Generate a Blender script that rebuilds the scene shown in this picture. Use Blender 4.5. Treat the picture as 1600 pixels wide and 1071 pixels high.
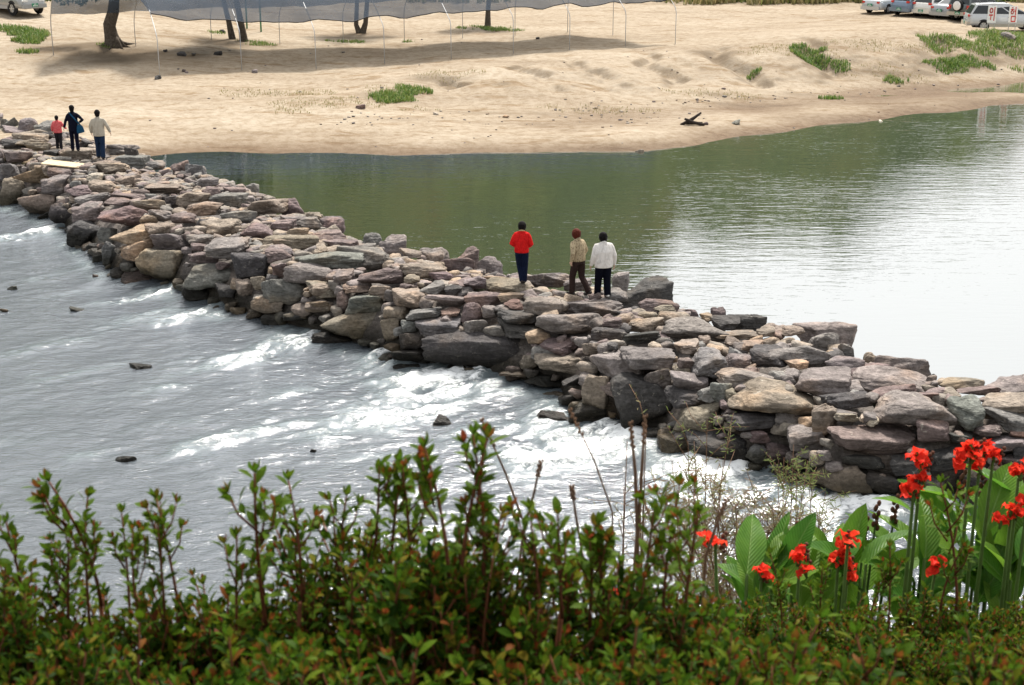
import bpy, bmesh, math, random
import numpy as np
from mathutils import Vector, Matrix, Euler

R = math.radians
random.seed(7)
rng = np.random.default_rng(11)
scene = bpy.context.scene
for o in list(bpy.data.objects):
    bpy.data.objects.remove(o)
COL = scene.collection

# ------------------------------------------------------------------ camera, sky, sun, exposure
FPX, CAMZ = 2200.0, 9.0
PITCH = math.atan(695.0 / FPX)
cam_d = bpy.data.cameras.new('camera'); cam = bpy.data.objects.new('camera', cam_d); COL.objects.link(cam)
cam.location = (0, 0, CAMZ); cam.rotation_euler = (math.pi / 2 - PITCH, 0, 0)
cam_d.sensor_width = 36; cam_d.lens = FPX / 1600 * 36
cam_d.clip_start = 0.1; cam_d.clip_end = 4000
cam_d.dof.use_dof = True; cam_d.dof.focus_distance = 33; cam_d.dof.aperture_fstop = 6.3
scene.camera = cam

SUN_EL, SUN_AZ = 57.0, 10.0          # azimuth measured from +Y towards +X: the sun stands beyond the river
world = bpy.data.worlds.new('World'); scene.world = world; world.use_nodes = True
wn = world.node_tree.nodes; wl = world.node_tree.links
for n in list(wn): wn.remove(n)
sky = wn.new('ShaderNodeTexSky'); sky.sky_type = 'NISHITA'; sky.sun_disc = False
sky.sun_elevation = R(SUN_EL); sky.sun_rotation = R(SUN_AZ); sky.dust_density = 6.0; sky.air_density = 1.4; sky.ozone_density = 1.0
hsv = wn.new('ShaderNodeHueSaturation'); hsv.inputs['Saturation'].default_value = 0.22
mixc = wn.new('ShaderNodeMix'); mixc.data_type = 'RGBA'; mixc.inputs['Factor'].default_value = 0.30
mixc.inputs[7].default_value = (13.4, 13.5, 13.7, 1)      # even cloud deck over the hazy sky
bgn = wn.new('ShaderNodeBackground'); bgn.inputs['Strength'].default_value = 0.084
wo = wn.new('ShaderNodeOutputWorld')
wl.new(sky.outputs[0], hsv.inputs['Color']); wl.new(hsv.outputs[0], mixc.inputs[6])
wl.new(mixc.outputs[2], bgn.inputs['Color']); wl.new(bgn.outputs[0], wo.inputs[0])

sun_d = bpy.data.lights.new('sun', 'SUN'); sun = bpy.data.objects.new('sun', sun_d); COL.objects.link(sun)
sun_d.energy = 4.0; sun_d.angle = R(9); sun_d.color = (1.0, 0.94, 0.85)
sv = Vector((math.sin(R(SUN_AZ)) * math.cos(R(SUN_EL)), math.cos(R(SUN_AZ)) * math.cos(R(SUN_EL)), math.sin(R(SUN_EL))))
sun.rotation_euler = (-sv).to_track_quat('-Z', 'Y').to_euler(); sun.location = sv * 60
vs = scene.view_settings; vs.view_transform = 'Standard'; vs.look = 'None'; vs.gamma = 1; vs.use_curve_mapping = False
vs.exposure = 0.86
scene.render.resolution_x = 1024; scene.render.resolution_y = 685

# ------------------------------------------------------------------ helpers
cp, sp = math.cos(PITCH), math.sin(PITCH)
def ray(px, py):
    u = (px - 800) / FPX; v = (535.5 - py) / FPX
    return np.array([u, cp + v * sp, -sp + v * cp])
def P(px, py, z):
    d = ray(px, py); t = (z - CAMZ) / d[2]
    return np.array([d[0] * t, d[1] * t, z])
def depth_of(p): return p[1] * cp - (p[2] - CAMZ) * sp
def project(p):
    d = depth_of(p); up = p[1] * sp + (p[2] - CAMZ) * cp
    return 800 + p[0] / d * FPX, 535.5 - up / d * FPX

def _hash(ix, iy, iz, seed):
    n = (ix.astype(np.int64) * 374761393 + iy.astype(np.int64) * 668265263 + iz.astype(np.int64) * 2147483647 + seed * 974711) & 0xffffffff
    n = ((n ^ (n >> 13)) * 1274126177) & 0xffffffff
    n = ((n ^ (n >> 16)) * 2246822519) & 0xffffffff
    return ((n ^ (n >> 15)) & 0xffffff) / float(0xffffff)
def vnoise(x, y, z=None, seed=0):
    x = np.asarray(x, float); y = np.asarray(y, float)
    z = np.zeros_like(x) if z is None else np.asarray(z, float)
    ix, iy, iz = np.floor(x), np.floor(y), np.floor(z)
    fx, fy, fz = x - ix, y - iy, z - iz
    fx, fy, fz = [f * f * f * (f * (f * 6 - 15) + 10) for f in (fx, fy, fz)]
    r = 0
    for dx in (0, 1):
        for dy in (0, 1):
            for dz in (0, 1):
                w = (fx if dx else 1 - fx) * (fy if dy else 1 - fy) * (fz if dz else 1 - fz)
                r = r + w * _hash(ix + dx, iy + dy, iz + dz, seed)
    return r * 2 - 1
def fbm(x, y, z=None, seed=0, octv=4, gain=0.5):
    a, s, f = 1.0, 0.0, 1.0
    for i in range(octv):
        s = s + a * vnoise(np.asarray(x) * f, np.asarray(y) * f, None if z is None else np.asarray(z) * f, seed + i * 17)
        a *= gain; f *= 2.03
    return s
def sstep(a, b, x):
    t = np.clip((np.asarray(x, float) - a) / (b - a), 0, 1); return t * t * (3 - 2 * t)

def mesh_np(name, v, quads=None, tris=None, smooth=True):
    me = bpy.data.meshes.new(name)
    v = np.asarray(v, np.float32)
    me.vertices.add(len(v)); me.vertices.foreach_set('co', v.ravel())
    loops = []; starts = []; tot = 0
    for f in (quads, tris):
        if f is None or len(f) == 0: continue
        f = np.asarray(f, np.int32); k = f.shape[1]
        loops.append(f.ravel()); starts.append(np.arange(len(f)) * k + tot); tot += f.size
    loops = np.concatenate(loops); starts = np.concatenate(starts)
    me.loops.add(len(loops)); me.loops.foreach_set('vertex_index', loops)
    me.polygons.add(len(starts)); me.polygons.foreach_set('loop_start', starts.astype(np.int32))
    me.update(calc_edges=True); me.validate()
    if smooth: me.polygons.foreach_set('use_smooth', np.ones(len(me.polygons), bool))
    return me
def grid_quads(nu, nv, mask=None):
    i = np.arange(nu * nv).reshape(nu, nv)
    q = np.stack([i[:-1, :-1], i[1:, :-1], i[1:, 1:], i[:-1, 1:]], -1).reshape(-1, 4)
    if mask is not None:
        m = mask.ravel(); q = q[m[q].all(axis=1)]
    return q
def mk(name, me, mat=None, parent=None, loc=None, rot=None, scale=None):
    o = bpy.data.objects.new(name, me); COL.objects.link(o)
    if mat is not None and me is not None and len(me.materials) == 0: me.materials.append(mat)
    if parent is not None: o.parent = parent
    if loc is not None: o.location = loc
    if rot is not None: o.rotation_euler = rot
    if scale is not None: o.scale = scale
    return o
def tag(o, label=None, cat=None, group=None, kind=None):
    if label: o['label'] = label
    if cat: o['category'] = cat
    if group: o['group'] = group
    if kind: o['kind'] = kind
    return o
def thing(name, label, cat, loc=(0, 0, 0), rz=0, group=None):
    o = bpy.data.objects.new(name, None); COL.objects.link(o); o.empty_display_size = 0.1
    o.location = loc; o.rotation_euler = (0, 0, rz)
    return tag(o, label, cat, group)

class MB:
    """collects simple shapes; build() links them as one mesh"""
    def __init__(s): s.v = []; s.f = []
    def add(s, vs_, fs):
        b = len(s.v); s.v += [tuple(map(float, p)) for p in vs_]; s.f += [tuple(i + b for i in f) for f in fs]; return s
    def box(s, c, d, rot=None, taper=1.0):
        m = Matrix.Identity(3) if rot is None else Euler(rot).to_matrix()
        pts = []
        for z in (-.5, .5):
            k = taper if z > 0 else 1
            for x, y in ((-.5, -.5), (.5, -.5), (.5, .5), (-.5, .5)):
                pts.append(Vector(c) + m @ Vector((x * d[0] * k, y * d[1] * k, z * d[2])))
        return s.add(pts, [(3, 2, 1, 0), (4, 5, 6, 7), (0, 1, 5, 4), (1, 2, 6, 5), (2, 3, 7, 6), (3, 0, 4, 7)])
    def tube(s, path, rad, n=8, lat=(1, 0, 0)):
        path = [Vector(p) for p in path]; k = len(path); vs_ = []
        for i, p in enumerate(path):
            t = (path[min(i + 1, k - 1)] - path[max(i - 1, 0)]).normalized()
            a = Vector(lat) - t * t.dot(Vector(lat))
            if a.length < 1e-3: a = t.orthogonal()
            a.normalize(); b = t.cross(a)
            r = rad[i] if isinstance(rad, (list, tuple)) else rad
            rx, ry = r if isinstance(r, (list, tuple)) else (r, r)
            for j in range(n):
                an = 2 * math.pi * j / n
                vs_.append(p + a * (rx * math.cos(an)) + b * (ry * math.sin(an)))
        fs = [(i * n + j, i * n + (j + 1) % n, (i + 1) * n + (j + 1) % n, (i + 1) * n + j) for i in range(k - 1) for j in range(n)]
        fs += [tuple(range(n - 1, -1, -1)), tuple((k - 1) * n + j for j in range(n))]
        return s.add(vs_, fs)
    def ellipsoid(s, c, r, nu=12, nv=8):
        pts = [(c[0], c[1], c[2] + r[2])]
        for i in range(1, nv):
            th = math.pi * i / nv
            for j in range(nu):
                ph = 2 * math.pi * j / nu
                pts.append((c[0] + r[0] * math.sin(th) * math.cos(ph), c[1] + r[1] * math.sin(th) * math.sin(ph), c[2] + r[2] * math.cos(th)))
        pts.append((c[0], c[1], c[2] - r[2])); L = len(pts) - 1
        fs = [(0, 1 + j, 1 + (j + 1) % nu) for j in range(nu)]
        for i in range(nv - 2):
            for j in range(nu):
                a = 1 + i * nu; fs.append((a + j, a + nu + j, a + nu + (j + 1) % nu, a + (j + 1) % nu))
        a = 1 + (nv - 2) * nu; fs += [(a + (j + 1) % nu, a + j, L) for j in range(nu)]
        return s.add(pts, fs)
    def mesh(s, name, smooth=True):
        me = bpy.data.meshes.new(name); me.from_pydata(s.v, [], s.f); me.update()
        bm = bmesh.new(); bm.from_mesh(me); bmesh.ops.recalc_face_normals(bm, faces=bm.faces); bm.to_mesh(me); bm.free()
        if smooth: me.polygons.foreach_set('use_smooth', np.ones(len(me.polygons), bool))
        return me
    def build(s, name, mat, parent=None, smooth=True, **k):
        return mk(name, s.mesh(name, smooth), mat, parent, **k)

# ------------------------------------------------------------------ materials
def nt(name):
    m = bpy.data.materials.new(name); m.use_nodes = True
    t = m.node_tree; return m, t.nodes, t.links, t.nodes['Principled BSDF']
def ramp(nodes, stops, interp='LINEAR'):
    r = nodes.new('ShaderNodeValToRGB'); r.color_ramp.interpolation = interp
    e = r.color_ramp.elements
    while len(e) < len(stops): e.new(0.5)
    for el, (p, c) in zip(e, stops):
        el.position = p; el.color = (*c, 1) if len(c) == 3 else c
    return r
def noise(nodes, links, scale, detail=4, rough=0.55, vec=None, dist=0.0):
    n = nodes.new('ShaderNodeTexNoise'); n.inputs['Scale'].default_value = scale; n.inputs['Detail'].default_value = detail
    n.inputs['Roughness'].default_value = rough; n.inputs['Distortion'].default_value = dist
    if vec is not None: links.new(vec, n.inputs['Vector'])
    return n
def mixrgb(nodes, links, a, b, fac, mode='MIX'):
    m = nodes.new('ShaderNodeMix'); m.data_type = 'RGBA'; m.blend_type = mode; m.clamp_factor = True
    for s, v in ((0, fac), (6, a), (7, b)):
        if hasattr(v, 'is_linked') or hasattr(v, 'links'): links.new(v, m.inputs[s])
        elif s == 0: m.inputs[s].default_value = v
        else: m.inputs[s].default_value = (*v, 1) if len(v) == 3 else v
    return m.outputs[2]
def mathn(nodes, links, op, a, b=0.0, c=0.0, clamp=False):
    m = nodes.new('ShaderNodeMath'); m.operation = op; m.use_clamp = clamp
    for i, v in enumerate((a, b, c)):
        if hasattr(v, 'links'): links.new(v, m.inputs[i])
        else: m.inputs[i].default_value = v
    return m.outputs[0]
def mrange(nodes, links, v, a, b, c=0.0, d=1.0):
    m = nodes.new('ShaderNodeMapRange'); m.interpolation_type = 'SMOOTHSTEP'
    links.new(v, m.inputs[0])
    for i, x in enumerate((a, b, c, d)): m.inputs[i + 1].default_value = x
    return m.outputs[0]
def bump(nodes, links, h, bsdf, strength=0.5, dist=0.02, prev=None):
    b = nodes.new('ShaderNodeBump'); b.inputs['Strength'].default_value = strength; b.inputs['Distance'].default_value = dist
    links.new(h, b.inputs['Height'])
    if prev is not None: links.new(prev, b.inputs['Normal'])
    if bsdf is not None: links.new(b.outputs[0], bsdf.inputs['Normal'])
    return b.outputs[0]

def simple(name, col, rough=0.6, metal=0.0, var=0.12, scale=8.0, bumpd=0.0):
    m, n, l, b = nt(name)
    tc = n.new('ShaderNodeTexCoord'); nz = noise(n, l, scale, 4, 0.6, tc.outputs['Object'])
    c0 = tuple(max(0, x * (1 - var)) for x in col); c1 = tuple(min(1, x * (1 + var)) for x in col)
    r = ramp(n, [(0.3, c0), (0.7, c1)]); l.new(nz.outputs[0], r.inputs[0]); l.new(r.outputs[0], b.inputs['Base Color'])
    b.inputs['Roughness'].default_value = rough; b.inputs['Metallic'].default_value = metal
    if rough >= 0.6: b.inputs['Specular IOR Level'].default_value = 0.12
    if bumpd: bump(n, l, nz.outputs[0], b, 0.5, bumpd)
    return m

WATER_LO, WATER_HI = -1.6, -0.5

def stone_material():
    m, n, l, b = nt('weathered_stone')
    oi = n.new('ShaderNodeObjectInfo'); geo = n.new('ShaderNodeNewGeometry'); tc = n.new('ShaderNodeTexCoord')
    add = n.new('ShaderNodeVectorMath'); add.operation = 'MULTIPLY_ADD'
    comb = n.new('ShaderNodeCombineXYZ'); r100 = mathn(n, l, 'MULTIPLY', oi.outputs['Random'], 60.0)
    for i in range(3): l.new(r100, comb.inputs[i])
    l.new(geo.outputs['Position'], add.inputs[0]); add.inputs[1].default_value = (1, 1, 1); l.new(comb.outputs[0], add.inputs[2])
    vec = add.outputs[0]
    mp = n.new('ShaderNodeMapping'); mp.inputs['Scale'].default_value = (1.0, 1.0, 4.5); l.new(vec, mp.inputs[0])
    big = noise(n, l, 2.2, 5, 0.6, vec, 0.4); fine = noise(n, l, 13.0, 6, 0.7, vec); strata = noise(n, l, 3.0, 4, 0.6, mp.outputs[0], 0.6)
    v1 = mrange(n, l, big.outputs[0], 0.28, 0.72, 0.72, 1.25); v2 = mrange(n, l, fine.outputs[0], 0.25, 0.75, 0.66, 1.32); v3 = mrange(n, l, strata.outputs[0], 0.3, 0.7, 0.8, 1.18)
    k = mathn(n, l, 'MULTIPLY', mathn(n, l, 'MULTIPLY', v1, v2), v3)
    sc = n.new('ShaderNodeVectorMath'); sc.operation = 'SCALE'; l.new(oi.outputs['Color'], sc.inputs[0]); l.new(k, sc.inputs['Scale'])
    warm = noise(n, l, 1.1, 3, 0.5, vec)
    c = mixrgb(n, l, sc.outputs[0], (1.16, 0.98, 0.80), mrange(n, l, warm.outputs[0], 0.5, 0.72, 0, 0.7), 'MULTIPLY')
    lich = noise(n, l, 6.0, 5, 0.75, vec, 0.8)
    c = mixrgb(n, l, c, (0.46, 0.43, 0.37), mrange(n, l, lich.outputs[0], 0.60, 0.70, 0, 0.55))
    dark = noise(n, l, 3.6, 5, 0.7, vec, 0.8)
    c = mixrgb(n, l, c, (0.06, 0.055, 0.05), mrange(n, l, dark.outputs[0], 0.60, 0.74, 0, 0.6))
    sep = n.new('ShaderNodeSeparateXYZ'); l.new(geo.outputs['Position'], sep.inputs[0])
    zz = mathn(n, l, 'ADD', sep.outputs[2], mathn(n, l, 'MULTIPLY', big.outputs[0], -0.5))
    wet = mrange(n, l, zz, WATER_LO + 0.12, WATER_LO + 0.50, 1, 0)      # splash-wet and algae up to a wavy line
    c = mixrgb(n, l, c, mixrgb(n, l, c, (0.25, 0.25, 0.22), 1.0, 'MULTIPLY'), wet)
    l.new(c, b.inputs['Base Color'])
    l.new(mathn(n, l, 'MULTIPLY_ADD', wet, -0.5, 0.85), b.inputs['Roughness'])
    b.inputs['Specular IOR Level'].default_value = 0.12
    h = mathn(n, l, 'ADD', mathn(n, l, 'MULTIPLY', big.outputs[0], 1.2), mathn(n, l, 'ADD', mathn(n, l, 'MULTIPLY', fine.outputs[0], 0.45), mathn(n, l, 'MULTIPLY', strata.outputs[0], 0.9)))
    bump(n, l, h, b, 0.85, 0.09)
    return m
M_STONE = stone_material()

def sand_material():
    m, n, l, b = nt('river_sand')
    geo = n.new('ShaderNodeNewGeometry'); pos = geo.outputs['Position']
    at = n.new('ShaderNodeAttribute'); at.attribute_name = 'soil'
    sep = n.new('ShaderNodeSeparateXYZ'); l.new(pos, sep.inputs[0])
    mp = n.new('ShaderNodeMapping'); mp.inputs['Scale'].default_value = (0.35, 1.0, 1.0); l.new(pos, mp.inputs[0])
    a = noise(n, l, 0.22, 5, 0.6, mp.outputs[0], 0.5); f = noise(n, l, 2.6, 6, 0.7, pos); g = noise(n, l, 11.0, 4, 0.7, pos); st = noise(n, l, 1.1, 6, 0.65, mp.outputs[0], 0.8)
    r = ramp(n, [(0.25, (0.235, 0.188, 0.138)), (0.5, (0.318, 0.268, 0.205)), (0.75, (0.38, 0.332, 0.265))]); l.new(a.outputs[0], r.inputs[0])
    c = mixrgb(n, l, r.outputs[0], (0.74, 0.69, 0.63), mrange(n, l, f.outputs[0], 0.33, 0.62, 1.0, 0.0), 'MULTIPLY')
    c = mixrgb(n, l, c, (0.62, 0.56, 0.48), mrange(n, l, g.outputs[0], 0.56, 0.72, 0, 0.7), 'MULTIPLY')
    c = mixrgb(n, l, c, (0.74, 0.66, 0.57), mrange(n, l, st.outputs[0], 0.52, 0.68, 0, 1.0), 'MULTIPLY')
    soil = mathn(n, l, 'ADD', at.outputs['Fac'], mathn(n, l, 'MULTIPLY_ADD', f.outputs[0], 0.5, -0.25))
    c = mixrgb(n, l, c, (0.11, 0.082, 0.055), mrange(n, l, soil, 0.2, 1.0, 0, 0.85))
    wz = mathn(n, l, 'ADD', sep.outputs[2], mathn(n, l, 'MULTIPLY_ADD', a.outputs[0], 0.10, -0.05))
    damp = mrange(n, l, wz, WATER_HI + 0.02, WATER_HI + 0.34, 1, 0)     # damp sand by the water's edge
    c = mixrgb(n, l, c, mixrgb(n, l, c, (0.50, 0.42, 0.35), 1.0, 'MULTIPLY'), damp)
    l.new(c, b.inputs['Base Color'])
    l.new(mathn(n, l, 'MULTIPLY_ADD', damp, -0.35, 0.95), b.inputs['Roughness'])
    b.inputs['Specular IOR Level'].default_value = 0.06
    bump(n, l, mathn(n, l, 'ADD', f.outputs[0], mathn(n, l, 'MULTIPLY', g.outputs[0], 0.4)), b, 0.7, 0.10)
    return m
M_SAND = sand_material()

def bank_material():
    m, n, l, b = nt('bank_earth')
    geo = n.new('ShaderNodeNewGeometry'); f = noise(n, l, 3.0, 6, 0.7, geo.outputs['Position'])
    r = ramp(n, [(0.3, (0.05, 0.04, 0.025)), (0.6, (0.09, 0.08, 0.04)), (0.8, (0.07, 0.09, 0.03))]); l.new(f.outputs[0], r.inputs[0])
    l.new(r.outputs[0], b.inputs['Base Color']); b.inputs['Roughness'].default_value = 1; bump(n, l, f.outputs[0], b, 0.8, 0.1)
    return m
M_BANK = bank_material()

def lake_material():
    m, n, l, b = nt('still_water')
    geo = n.new('ShaderNodeNewGeometry'); pos = geo.outputs['Position']
    mp = n.new('ShaderNodeMapping'); mp.inputs['Rotation'].default_value = (0, 0, R(8)); mp.inputs['Scale'].default_value = (0.42, 1.9, 1.0); l.new(pos, mp.inputs[0])
    w1 = noise(n, l, 1.5, 3, 0.5, mp.outputs[0], 0.35)
    mp2 = n.new('ShaderNodeMapping'); mp2.inputs['Rotation'].default_value = (0, 0, R(-14)); mp2.inputs['Scale'].default_value = (0.9, 3.0, 1.0); l.new(pos, mp2.inputs[0])
    w2 = noise(n, l, 2.6, 3, 0.5, mp2.outputs[0], 0.2)
    gust = noise(n, l, 0.09, 2, 0.5, pos)
    amp = mrange(n, l, gust.outputs[0], 0.35, 0.65, 0.45, 1.0)
    h = mathn(n, l, 'MULTIPLY', mathn(n, l, 'ADD', w1.outputs[0], mathn(n, l, 'MULTIPLY', w2.outputs[0], 0.5)), amp)
    b.inputs['Base Color'].default_value = (0.018, 0.024, 0.012, 1); b.inputs['Roughness'].default_value = 0.6; b.inputs['Specular IOR Level'].default_value = 0.0
    nrm = bump(n, l, h, b, 1.0, 0.010)
    gl = n.new('ShaderNodeBsdfGlossy'); gl.inputs['Roughness'].default_value = 0.02; gl.inputs['Color'].default_value = (.97, .98, .98, 1); l.new(nrm, gl.inputs['Normal'])
    lw = n.new('ShaderNodeLayerWeight'); lw.inputs['Blend'].default_value = 0.5; l.new(nrm, lw.inputs['Normal'])     # mirror-like at grazing view, clear looking down
    fac = mathn(n, l, 'MULTIPLY_ADD', mathn(n, l, 'POWER', lw.outputs['Facing'], 1.25), 0.98, 0.01)
    mx = n.new('ShaderNodeMixShader'); l.new(fac, mx.inputs[0]); l.new(b.outputs[0], mx.inputs[1]); l.new(gl.outputs[0], mx.inputs[2]); l.new(mx.outputs[0], n['Material Output'].inputs['Surface'])
    return m
M_LAKE = lake_material()

def stream_material():
    m, n, l, b = nt('running_water')
    geo = n.new('ShaderNodeNewGeometry'); pos = geo.outputs['Position']
    at = n.new('ShaderNodeAttribute'); at.attribute_name = 'foam'
    mp = n.new('ShaderNodeMapping'); mp.inputs['Rotation'].default_value = (0, 0, R(-37)); mp.inputs['Scale'].default_value = (0.7, 1.5, 1.0); l.new(pos, mp.inputs[0])
    w1 = noise(n, l, 2.6, 5, 0.6, mp.outputs[0], 0.6); w2 = noise(n, l, 9.0, 4, 0.6, mp.outputs[0], 0.5); fd = noise(n, l, 5.0, 6, 0.72, mp.outputs[0], 1.2)
    foam = mrange(n, l, mathn(n, l, 'ADD', at.outputs['Fac'], mathn(n, l, 'MULTIPLY_ADD', fd.outputs[0], 2.1, -1.05)), 0.52, 1.1, 0, 1)
    aer = mrange(n, l, at.outputs['Fac'], 0.0, 0.6, 0, 1)
    base = mixrgb(n, l, (0.075, 0.086, 0.098), (0.14, 0.17, 0.18), aer)
    c = mixrgb(n, l, base, (0.86, 0.88, 0.88), foam)
    l.new(c, b.inputs['Base Color'])
    b.inputs['Roughness'].default_value = .8; b.inputs['Specular IOR Level'].default_value = 0.0
    h = mathn(n, l, 'ADD', w1.outputs[0], mathn(n, l, 'ADD', mathn(n, l, 'MULTIPLY', w2.outputs[0], 0.3), mathn(n, l, 'MULTIPLY', foam, 0.35)))
    nrm = bump(n, l, h, b, 1.0, 0.042)
    gl = n.new('ShaderNodeBsdfGlossy'); gl.inputs['Roughness'].default_value = 0.06; gl.inputs['Color'].default_value = (.95, .97, 1, 1); l.new(nrm, gl.inputs['Normal'])
    lw = n.new('ShaderNodeLayerWeight'); lw.inputs['Blend'].default_value = 0.5; l.new(nrm, lw.inputs['Normal'])
    fac = mathn(n, l, 'MULTIPLY', mathn(n, l, 'MULTIPLY_ADD', mathn(n, l, 'POWER', lw.outputs['Facing'], 2.5), 0.68, 0.02), mathn(n, l, 'SUBTRACT', 1.0, mathn(n, l, 'MULTIPLY', foam, .85)))
    mx = n.new('ShaderNodeMixShader'); l.new(fac, mx.inputs[0]); l.new(b.outputs[0], mx.inputs[1]); l.new(gl.outputs[0], mx.inputs[2]); l.new(mx.outputs[0], n['Material Output'].inputs['Surface'])
    return m
M_STREAM = stream_material()

def leaf_material(name, stops, rough=0.45, trans=0.25, spec=0.4):
    m, n, l, b = nt(name)
    geo = n.new('ShaderNodeNewGeometry'); oi = n.new('ShaderNodeObjectInfo')
    nz = noise(n, l, 18.0, 2, 0.5, geo.outputs['Position'])
    v = mathn(n, l, 'ADD', mathn(n, l, 'MULTIPLY', geo.outputs['Random Per Island'], 0.75), mathn(n, l, 'ADD', mathn(n, l, 'MULTIPLY', oi.outputs['Random'], 0.2), mathn(n, l, 'MULTIPLY', nz.outputs[0], 0.1)))
    r = ramp(n, stops); l.new(v, r.inputs[0]); l.new(r.outputs[0], b.inputs['Base Color'])
    b.inputs['Roughness'].default_value = rough; b.inputs['Specular IOR Level'].default_value = spec
    tr = n.new('ShaderNodeBsdfTranslucent'); l.new(r.outputs[0], tr.inputs['Color'])
    mx = n.new('ShaderNodeMixShader'); mx.inputs[0].default_value = trans
    out = n['Material Output']; l.new(b.outputs[0], mx.inputs[1]); l.new(tr.outputs[0], mx.inputs[2]); l.new(mx.outputs[0], out.inputs['Surface'])
    return m
M_AZ = leaf_material('azalea_leaf', [(0.05, (0.010, 0.028, 0.003)), (0.38, (0.028, 0.066, 0.004)), (0.66, (0.072, 0.125, 0.007)), (0.82, (0.115, 0.115, 0.009)), (0.92, (0.15, 0.055, 0.012)), (0.98, (0.11, 0.032, 0.012))], 0.55, 0.38, 0.05)
M_AZTIP = leaf_material('azalea_bud', [(0.1, (0.20, 0.04, 0.015)), (0.38, (0.15, 0.065, 0.012)), (0.55, (0.07, 0.10, 0.008)), (0.9, (0.06, 0.13, 0.010))], 0.55, 0.38, 0.05)
M_AZSTEM = simple('azalea_bark', (0.12, 0.042, 0.02), 0.7, var=0.35, scale=20)
M_CANNA = leaf_material('canna_leaf', [(0.1, (0.035, 0.13, 0.014)), (0.5, (0.07, 0.20, 0.022)), (0.95, (0.24, 0.33, 0.03))], 0.42, 0.5, 0.25)
def add_veins(m):
    n, l = m.node_tree.nodes, m.node_tree.links; b = n['Principled BSDF']; tc = n.new('ShaderNodeTexCoord'); sp_ = n.new('ShaderNodeSeparateXYZ'); l.new(tc.outputs['Object'], sp_.inputs[0])
    ax_ = mathn(n, l, 'ABSOLUTE', sp_.outputs[0]); ph = mathn(n, l, 'SUBTRACT', mathn(n, l, 'MULTIPLY', sp_.outputs[1], 95.0), mathn(n, l, 'MULTIPLY', ax_, 150.0))
    vein = mathn(n, l, 'MULTIPLY_ADD', mathn(n, l, 'SINE', ph), 0.5, 0.5); rib = mrange(n, l, ax_, 0.004, 0.014, 1, 0)
    src = b.inputs['Base Color'].links[0].from_socket
    big = noise(n, l, 7, 4, .6, tc.outputs['Object']); c = mixrgb(n, l, src, (.62, .72, .6), mrange(n, l, big.outputs[0], .4, .65, 0, .8), 'MULTIPLY')
    c = mixrgb(n, l, c, (.72, .78, .7), mathn(n, l, 'MULTIPLY', vein, .6), 'MULTIPLY'); c = mixrgb(n, l, c, (.22, .34, .10), mathn(n, l, 'MULTIPLY', rib, .7))
    l.new(c, b.inputs['Base Color']); bump(n, l, mathn(n, l, 'ADD', vein, mathn(n, l, 'MULTIPLY', rib, -2.0)), b, .5, .006)
add_veins(M_CANNA)
M_PETAL = leaf_material('canna_petal', [(0.1, (0.50, 0.015, 0.010)), (0.6, (0.74, 0.04, 0.02)), (0.95, (0.82, 0.12, 0.04))], 0.55, 0.45, 0.08)
M_SEED = simple('dry_seed_head', (0.09, 0.04, 0.025), 0.8, var=0.4, scale=30)
M_CSTEM = simple('green_stem', (0.055, 0.10, 0.022), 0.7, var=0.25)
M_TWIG = simple('dry_twig', (0.16, 0.095, 0.06), 0.8, var=0.3)
M_WILLOW = leaf_material('willow_leaf', [(0.1, (0.13, 0.16, 0.05)), (0.5, (0.22, 0.21, 0.09)), (0.8, (0.26, 0.20, 0.11)), (0.95, (0.22, 0.12, 0.07))], 0.6, 0.4)
M_WILLOWG = leaf_material('green_willow_leaf', [(0.1, (0.09, 0.15, 0.035)), (0.9, (0.20, 0.24, 0.07))], 0.6, 0.4)
M_GRASS = leaf_material('grass_blade', [(0.1, (0.07, 0.14, 0.025)), (0.55, (0.13, 0.22, 0.04)), (0.9, (0.25, 0.26, 0.08))], 0.6, 0.3)
M_DRYGRASS = leaf_material('dry_grass_blade', [(0.1, (0.26, 0.23, 0.10)), (0.6, (0.36, 0.29, 0.15)), (0.95, (0.17, 0.20, 0.06))], 0.7, 0.3)
M_TREELEAF = leaf_material('tree_leaf', [(0.1, (0.035, 0.07, 0.015)), (0.6, (0.07, 0.12, 0.025)), (0.95, (0.16, 0.17, 0.04))], 0.5, 0.3)
M_BARK = simple('tree_bark', (0.085, 0.07, 0.055), 0.95, var=0.45, scale=9, bumpd=0.03)
M_PIPE = simple('galvanised_pipe', (0.42, 0.43, 0.44), 0.55, 0.3, var=0.15)
M_GREENPOLE = simple('green_paint', (0.03, 0.20, 0.08), 0.5)
M_WOODBOARD = simple('weathered_plywood', (0.52, 0.42, 0.28), 0.85, var=0.2, scale=6)
M_DRIFT = simple('charred_wood', (0.035, 0.028, 0.024), 0.9, var=0.4)

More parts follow.
